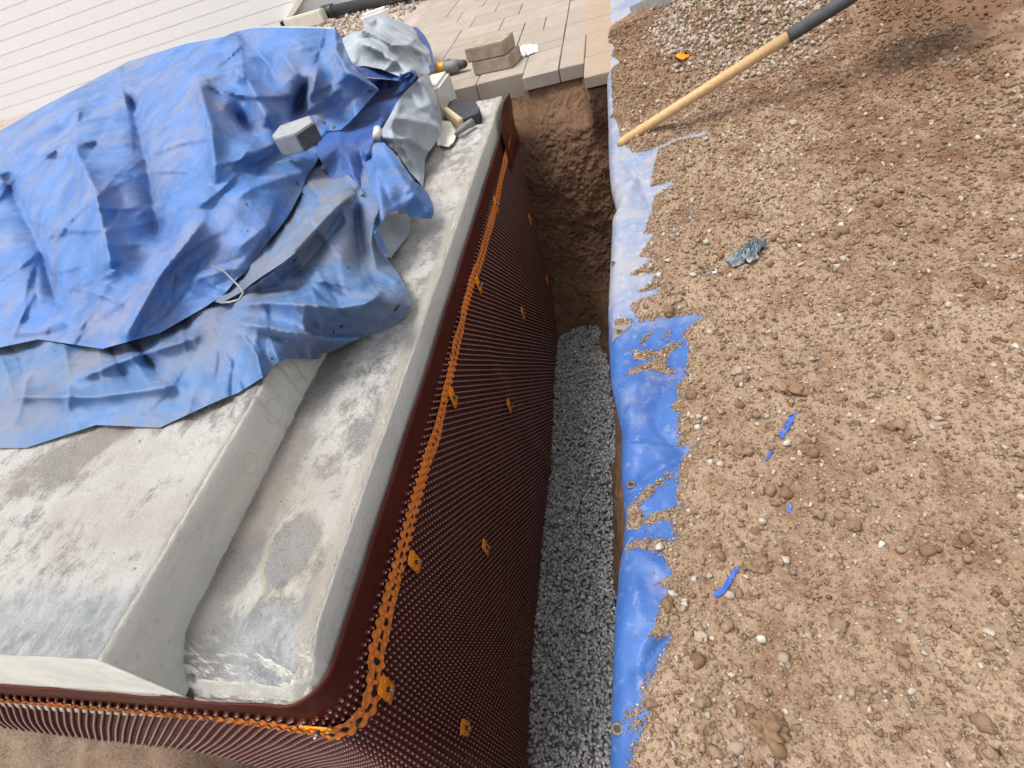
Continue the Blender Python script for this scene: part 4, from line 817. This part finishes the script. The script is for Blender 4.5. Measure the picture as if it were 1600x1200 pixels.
for a in [('soil_clod', 1205, 1137, 25, CD, 'largest brown clod of earth, low on the soil at the right', 'clod', False, .8, .0, S, .2),
          ('soil_clod', 1181, 882, 19, CD, 'round brown clod right of the folded blue scrap', 'clod', False, .8, .0, S, .3), ('soil_clod', 1160, 706, 17, CD, 'brown clod on the soil left of the thin blue scrap', 'clod', False, .8, 0, S, .3),
          ('soil_clod', 1045, 946, 12, CD, 'brown clod sitting at the very edge of the blue sheet', 'clod', False, .9, .3, S, .1), ('soil_clod', 1159, 341, 10, CD, 'dark brown clod on the soil above the crumpled grey plastic', 'clod', False, .9, .1, S, .0),
          ('soil_clod', 1046, 489, 10, CD, 'brown clod at the tip of the buried blue sheet', 'clod', False, .9, .2, S, .1), ('soil_clod', 1243, 608, 20, CD, 'brown clod on the soil above the thin blue scrap', 'clod', False, .7, 0, S, .2),
          ('soil_clod', 1165, 1112, 15, CD, 'flattish brown clod touching the largest clod on its left', 'clod', False, .6, 0, S, .2),
          ('stone', 1147, 1166, 15, MAT['stone2'] if 'stone2' in MAT else PL, 'grey flat faced stone below the largest brown clod', 'stone', True, .6, .2, S, .0),
          ('stone', 1095, 997, 9, PL, 'pale oval stone on the soil right of the fold in the blue sheet', 'stone', False, .7, .3, S, .4), ('stone', 1113, 997, 5, PL, 'small pale stone just right of a pale oval one', 'stone', True, .7, .3, S, .7),
          ('stone', 1139, 930, 9, PL, 'pale angular stone lying against the folded blue scrap', 'stone', True, .8, .3, S, .4), ('stone', 1051, 928, 7, PL, 'pale stone at the sheet edge above the brown edge clod', 'stone', True, .8, .4, S, .9),
          ('stone', 1190, 816, 8, PL, 'pale grey stone in open soil above the round brown clod', 'stone', True, .8, .3, S, .6), ('stone', 1226, 876, 9, PL, 'pale stone right of the round brown clod', 'stone', True, .8, .3, S, .7),
          ('stone', 1224, 1028, 11, PL, 'yellowish flat splinter of stone above the largest clod', 'stone', True, .4, .4, S, .0), ('stone', 1143, 1056, 6, PL, 'small bright white stone in the middle of the lower soil', 'stone', True, .8, .4, S, 1.),
          ('stone', 1230, 694, 6, PL, 'whitish pebble beside the lower end of the thin blue scrap', 'stone', False, .8, .4, S, .9), ('stone', 1031, 856, 7, PL, 'white pebble on the tongue of soil reaching across the blue sheet', 'stone', False, .8, .6, S, .9),
          ('stone', 1003, 432, 6, PL, 'white stone on the soil tip at the pale part of the sheet', 'stone', True, .8, .5, S, .9), ('stone', 1029, 432, 6, PL, 'white stone right of a similar one near the pale part of the sheet', 'stone', True, .8, .5, S, .9),
          ('stone', 1043, 410, 6, PL, 'white angular stone just above a pair of white stones', 'stone', True, .8, .5, S, .9), ('stone', 1016, 445, 6, PL, 'cream stone lying below a pair of white stones', 'stone', True, .6, .5, S, .6),
          ('stone', 1104, 381, 7, PL, 'pale flat stone left of and above the crumpled grey plastic', 'stone', False, .6, .5, S, .5), ('stone', 1083, 431, 6, PL, 'pale stone left of and below the crumpled grey plastic', 'stone', True, .6, .5, S, .7),
          ('stone', 1239, 196, 7, PL, 'pale stone by itself below the shovel near its socket', 'stone', True, .8, .5, S, .6), ('stone', 1153, 582, 10, PL, 'buff stone half buried in soil right of the blue sheet', 'stone', False, .5, .2, S, .1),
          ('stone', 1222, 606, 13, CD, 'long brown stone beside the clod above the thin blue scrap', 'stone', False, .5, .2, S, .4), ('stone', 1203, 1192, 8, PL, 'grey stone at the bottom edge of the view on the soil', 'stone', False, .8, .2, S, .1)]:
    rock(*a)
def stone_in_face(px, py, r, label):
    q = Vector(bp(px, py, 0)); d = Vector(ray(px, py)); t = 2.66/d.y; p = d*t+Vector((0, 0, H)); v, f = RA[3]
    o = link('stone', npmesh('stone', v*r, f, False, {'tone': np.full(len(v), .8)}), PL); o.location = p; tag(o, label, 'stone')
stone_in_face(845, 172, .02, 'white angular stone sticking out of the soil face at the far end of the trench')

# ---------------------------------------------------------------- shovel
A = hit(968, 233)+Vector((0, 0, .018)); B = Vector(bp(1232, 57, .205)); D = (B-A).normalized(); L = (B-A).length
sh = thing('shovel', A, 'long handled shovel lying on the soil with its pale wooden shaft pointing at the trench', 'shovel')
bm = bmesh.new(); tube(bm, [A-D*.006, A, A+D*.01, A+D*L*.5, B], [.004, .0115, .0155, .0162, .0165], 20); bmobj('shaft', bm, MAT['handle'], sh, True)
bm = bmesh.new(); tube(bm, [B-D*.002, B+D*.02, B+D*.16, B+D*.24], [.0185, .019, .02, .012], 18); sk_ = bmobj('socket', bm, MAT['stonedk'], sh, True)
side = D.cross(Vector((0, 0, 1))).normalized(); upv = side.cross(D); bm = bmesh.new(); nu, nv = 14, 13; vs = []
for i in range(nu):
    for j in range(nv):
        a = i/(nu-1); b = j/(nv-1)*2-1; wdt = .105*min(1, (.35+a*3))*(1-max(0, a-.7)**2*3.5)
        vs.append(bm.verts.new(B+D*(.20+.28*a)+side*b*wdt+upv*(.035*b*b-.012+.02*a*a)))
for i in range(nu-1):
    for j in range(nv-1): bm.faces.new((vs[i*nv+j], vs[(i+1)*nv+j], vs[(i+1)*nv+j+1], vs[i*nv+j+1]))
bmesh.ops.solidify(bm, geom=bm.faces[:], thickness=.003); bmobj('blade', bm, MAT['metal'], sh, True)

# ---------------------------------------------------------------- things on the wall end and the paving
zt = Z1+.004
p0 = Vector(bp(693, 172, zt+.02)); p1 = Vector(bp(722, 195, zt+.016)); d = (p1-p0).normalized(); br = thing('scrubbing_brush', p0, 'hand brush with dark bristles and pale wooden back lying on the concrete end', 'brush')
nrm = Vector((0, 0, 1)).cross(d).normalized()
if nrm.y < 0: nrm = -nrm
rot = Matrix((d, nrm, Vector((0, 0, 1)))).transposed().to_4x4(); L = (p1-p0).length
bm = bmesh.new(); box(bm, (p0+p1)/2, (L, .022, .046), rot); bmobj('back', bm, MAT['palewood'], br, bevel=.004)
bm = bmesh.new()
for i in range(46):
    for j in range(9):
        a = (i+.5)/46; o = p0+d*L*a+Vector((0, 0, -.017+.034*j/8))+nrm*.01; fan = (a-.5)*.7
        dr = (nrm+d*fan+Vector((0, 0, (j-4)*.03))).normalized(); le = .095*math.sqrt(max(.05, 1-(2*a-1.15)**2*.75))+random.uniform(-.004, .003); w_ = .0022
        q = d*w_; r_ = Vector((0, 0, w_)); e = o+dr*le
        v = [bm.verts.new(o-q), bm.verts.new(o+q), bm.verts.new(o+r_), bm.verts.new(e-q), bm.verts.new(e+q), bm.verts.new(e+r_)]
        for f in ((0, 1, 4, 3), (1, 2, 5, 4), (2, 0, 3, 5), (3, 4, 5)): bm.faces.new([v[k] for k in f])
bmobj('bristles', bm, MAT['stonedk'], br)
tw = thing('scraper', bp(698, 215, zt), 'flat cream bladed scraper with grey handle lying beside the grey tarpaulin', 'scraper')
bl = [tuple(bp(*q, zt+.010)) for q in ((683, 226), (700, 229), (709, 221), (714, 209), (704, 190), (690, 188), (684, 205))]
solid('blade', bl, .004, MAT['cream'], tw, .001)
h0 = Vector(bp(711, 211, zt+.014)); h1 = Vector(bp(718, 204, zt+.022)); h2 = Vector(bp(738, 190, zt+.024)); bm = bmesh.new(); tube(bm, [h0, h1, (h1+h2)/2, h2, h2+(h2-h1)*.04], [.006, .012, .014, .0135, .008], 14); bmobj('handle', bm, MAT['grey'], tw, True)
# small grout tube end poking out of the fold
a = Vector(bp(588, 214, .262)); b = Vector(bp(590, 202, .27)); bm = bmesh.new(); tube(bm, [a, b], .013, 14); tag(bmobj('stick_end', bm, MAT['cream'], None, True), 'short pale stick end poking out between the tarpaulin folds', 'stick')
# two stacked blocks
def blk(name, P, z, h, lab):
    o = solid(name, [(p[0], p[1], z+h) for p in P], h, MAT['block'], None, .004); return tag(o, lab, 'paving block', 'two stacked spare paving blocks')
A = Vector(bp(742, 119, PT)); B = Vector(bp(800, 107, PT)); C = Vector(bp(811, 97, PT)); dd = (B-A).normalized(); nn_ = Vector((-dd.y, dd.x, 0))
P = [A, B, C, C+nn_*.06, A+nn_*.13]; blk('paving_block', P, PT+.001, .056, 'lower of two stacked buff paving blocks on the paving edge')
sft = Vector((-.006, .004, 0)); blk('paving_block', [p+sft-dd*.012 for p in P], PT+.0585, .058, 'upper of two stacked buff paving blocks on the paving edge')
# cordless tool
a = Vector(bp(668, 112, PT+.035)); b = Vector(bp(729, 99, PT+.035)); d = (b-a).normalized(); L = (b-a).length; dr = thing('power_tool', a, 'yellow and grey power tool lying on the paving behind the grey tarpaulin', 'power tool')
bm = bmesh.new(); tube(bm, [a, a+d*.02, a+d*L*.45, a+d*L*.5], [.02, .031, .034, .03], 14); bmobj('grip', bm, MAT['yellow'], dr, True)
bm = bmesh.new(); tube(bm, [a+d*L*.42, a+d*L*.5, a+d*L*.7, a+d*L*.82], [.026, .033, .031, .024], 14); box(bm, a+d*L*.5+Vector((0, 0, .027)), (.06, .02, .016), frame(d)); bmobj('motor_housing', bm, MAT['grey'], dr, True)
bm = bmesh.new(); tube(bm, [a+d*L*.80, a+d*L*.84, a+d*L*.95, a+d*L], [.017, .021, .019, .012], 14); bmobj('chuck', bm, MAT['stonedk'], dr, True)
bm = bmesh.new(); tube(bm, [a+d*L*.25, a+d*L*.2+Vector((-.02, -.05, -.012)), a+d*L*.1+Vector((-.03, -.11, -.012))], [.02, .018, .024], 12); bmobj('handle', bm, MAT['yellow'], dr, True)
def crumple(name, c, rx, ry, ht, mat, label, cat, rot=0., seed=0, n=34, sc=1.):
    u, v = np.meshgrid(np.linspace(-1, 1, n), np.linspace(-1, 1, n), indexing='ij'); rr = 1+.25*fbm(u+seed, v, 1.3, 3, seed % 8)
    x = u*np.sqrt(1-v*v/2)*rx*rr; y = v*np.sqrt(1-u*u/2)*ry*rr; k = np.abs(fbm(u*1.1+seed*3, v*1.1, 2.2*sc, 4, (seed+2) % 8, .6))*2.2
    z = ht*(k+.15)*(1-.6*(u*u+v*v)*.5); x2 = x*math.cos(rot)-y*math.sin(rot)+rx*.2*fbm(u, v, 3, 2, 4); y2 = x*math.sin(rot)+y*math.cos(rot)
    o = link(name, npmesh(name, np.stack([x2, y2, z], -1).reshape(-1, 3), gridfaces(n, n), False), mat); o.location = c; return tag(o, label, cat)
crumple('plastic_bag', Vector(bp(823, 82, PT)), .06, .075, .022, MAT['bag'], 'small crumpled white plastic bag behind the stacked paving blocks', 'bag', .3, 2)
q = hit(1157, 407); crumple('plastic_scrap', q+Vector((0, 0, .002)), .034, .022, .018, MAT['foil2'], 'left paler crumpled half of torn dark grey plastic film on the soil', 'plastic scrap', .3, 5, 40, 1.3)
q = hit(1177, 394); crumple('plastic_scrap', q+Vector((0, 0, .004)), .032, .018, .024, MAT['foil'], 'right crumpled half of torn dark grey plastic film on the soil', 'plastic scrap', .5, 3, 40, 1.3)
def ribbon(name, L, wpx, mat, label, hgt=.006):
    pts = [hit(*q)+Vector((0, 0, hgt)) for q in L]; n = 24; g = []
    for i in range(n):
        t = i/(n-1)*(len(pts)-1); k = min(int(t), len(pts)-2); p = pts[k].lerp(pts[k+1], t-k); d = (pts[k+1]-pts[k]).normalized(); s_ = Vector((d.y, -d.x, 0)).normalized()
        ww = wpx*p.length/F*random.uniform(.7, 1.35)*(1-.55*abs(i/(n-1)-.7))
        for b in (-1, -.4, .2, 1): g.append(p+s_*b*ww+Vector((0, 0, (.35*math.cos(b*3+i*.25)+.15*random.random())*ww-.001)))
    g = np.array([v[:] for v in g]); return tag(link(name, npmesh(name, g, gridfaces(n, 4)), mat), label, 'plastic scrap')
ribbon('blue_scrap', [(1242, 648), (1232, 664), (1219, 686)], 7, MAT['bluescrap'], 'thin straight strip of blue plastic stuck in the soil at the right')
ribbon('blue_scrap', [(1152, 890), (1142, 905), (1132, 924), (1115, 934)], 9, MAT['bluescrap'], 'folded torn strip of blue plastic below the thin one', .008)
ribbon('blue_scrap', [(1212, 700), (1204, 708), (1197, 720)], 3, MAT['bluescrap'], 'faint sliver of blue plastic just below the thin straight strip', .002)
ribbon('blue_scrap', [(1235, 788), (1233, 802)], 4, MAT['bluescrap'], 'tiny speck of blue plastic in the soil near the right edge', .003)
# grey metal channel with a hole, half buried at the far right of the paving
a = hit(1003, 16)+Vector((0, 0, .03)); b = hit(1062, -6)+Vector((0, 0, .035)); d = (b-a).normalized(); mc = thing('metal_bracket', a, 'grey metal bracket with a round hole at the top edge of the soil', 'bracket')
bm = bmesh.new(); rm = frame(d); box(bm, a+d*.11, (.3, .07, .008), rm); box(bm, a+d*.11+rm.to_3x3() @ Vector((0, .035, -.02)), (.3, .008, .05), rm); box(bm, a+d*.11+rm.to_3x3() @ Vector((0, -.035, -.02)), (.3, .008, .05), rm); bmobj('channel', bm, MAT['metal'], mc, bevel=.002)
bm = bmesh.new(); m_ = Matrix.Translation(a+d*.10) @ rm; bmesh.ops.create_circle(bm, cap_ends=True, segments=20, radius=.018, matrix=m_ @ Matrix.Translation((0, 0, .0048))); bmobj('hole', bm, MAT['dark'], mc)

# ---------------------------------------------------------------- background beyond the heap
gp = lambda px, py, z=-.04: Vector(bp(px, py, z))
a = gp(508, 20, .03); b = gp(650, -12, .03); d = (b-a).normalized(); dp = thing('drain_pipe', a, 'black plastic drain pipe lying on rubble behind the blue tarpaulin', 'pipe')
bm = bmesh.new(); tube(bm, [a, b+d*1.2], .055, 20); bmobj('pipe', bm, MAT['pipe'], dp, True)
bm = bmesh.new(); tube(bm, [a-d*.02, a, a+d*.14, a+d*.16], [.058, .07, .07, .057], 20); bmobj('collar', bm, MAT['pipe'], dp, True)
c0_ = gp(449, 40, .03); c1_ = gp(507, 24, .03); dd = (c1_-c0_); wt = thing('white_kerb', c0_, 'cream white plastic rail lying end to end with the black pipe', 'rail')
bm = bmesh.new(); box(bm, (c0_+c1_)/2, (dd.length, .1, .13), frame(dd)); bmobj('rail', bm, MAT['cream'], wt, bevel=.012)
bm = bmesh.new(); box(bm, c0_-dd.normalized()*.03, (.05, .09, .11), frame(dd)); bmobj('end_cap', bm, MAT['dark'], wt, bevel=.008)
# white boarded wall
YW = c0_.y+.12
def onwall(px, py):
    d = ray(px, py); t = YW/d[1]; return Vector(d*t+np.array([0, 0, H]))
bw = thing('boarded_wall', (-8, YW, -.04), 'white horizontally boarded building wall behind the heap of tarpaulin', 'wall')
c_b = onwall(446, 40); c_t = onwall(480, -14); sl = (c_t.x-c_b.x)/(c_t.z-c_b.z)
bm = bmesh.new(); hb = .13
for k in range(40):
    z0 = -.05+k*hb; zmid = z0+hb/2; xr = c_b.x+(zmid-c_b.z)*sl-.03
    if xr > c_b.x+2.5: xr = c_b.x+2.5
    vs = box(bm, ((xr-24)/2, YW+.03, zmid), (xr+24, .04, hb-.004))
bmobj('boards', bm, MAT['render'], bw, bevel=.004)
bm = bmesh.new(); box(bm, (-11, YW+.045, 2.4), (26, .05, 5.2)); bmobj('backing', bm, MAT['render'], bw)
e = Vector((c_b.x, YW, c_b.z)); e2 = e+Vector((sl, 0, 1)).normalized()*2.2; bm = bmesh.new(); dd = e2-e; box(bm, (e+e2)/2, (dd.length, .14, .05), Matrix((dd.normalized(), Vector((0, 1, 0)), dd.normalized().cross(Vector((0, 1, 0))))).transposed().to_4x4()); bmobj('edge_trim', bm, MAT['cream'], bw, bevel=.006)
# slab, bricks and pebbles by the pipe
s0 = gp(500, 12, .0); bm = bmesh.new(); box(bm, s0+Vector((-.1, .5, 0)), (1.0, .9, .05), Matrix.Rotation(-.05, 4, 'Z')); tag(bmobj('concrete_slab', bm, MAT['board'], None, bevel=.006), 'thin grey concrete slab on the rubble behind the black pipe', 'slab')
for (px, py), rt, lab in (((494, 9), .3, 'brown brick lying on the grey slab behind the cream rail'), ((347, 60), .2, 'reddish brown brick at the left behind the blue tarpaulin')):
    s = gp(px, py, .06); bm = bmesh.new(); box(bm, s, (.24, .11, .075), Matrix.Rotation(rt, 4, 'Z')); tag(bmobj('brick', bm, MAT['brickred'], None, bevel=.004), lab, 'brick')
wbk = gp(588, 29, .06); bm = bmesh.new(); box(bm, wbk, (.24, .12, .12), Matrix.Rotation(.3, 4, 'Z')); tag(bmobj('white_block', bm, MAT['white'], None, bevel=.02), 'white block just behind the grey folds of the tarpaulin heap', 'block')
n = 5000; gx = rgs.uniform(-5.5, -1.3, n); gy = rgs.uniform(3.4, 9, n); k = (gx < -1.9+.0*gy) | (gy < 3.2); gx = gx[k]; gy = gy[k]
tag(link('rubble_stones', scatter('rubble_stones', pt, np.stack([gx, gy, np.full(len(gx), -.035)], 1), rgs.uniform(.012, .045, len(gx)), 12), MAT['pale']), 'pinkish stones and rubble scattered on the ground beyond the tarpaulin', kind='stuff')
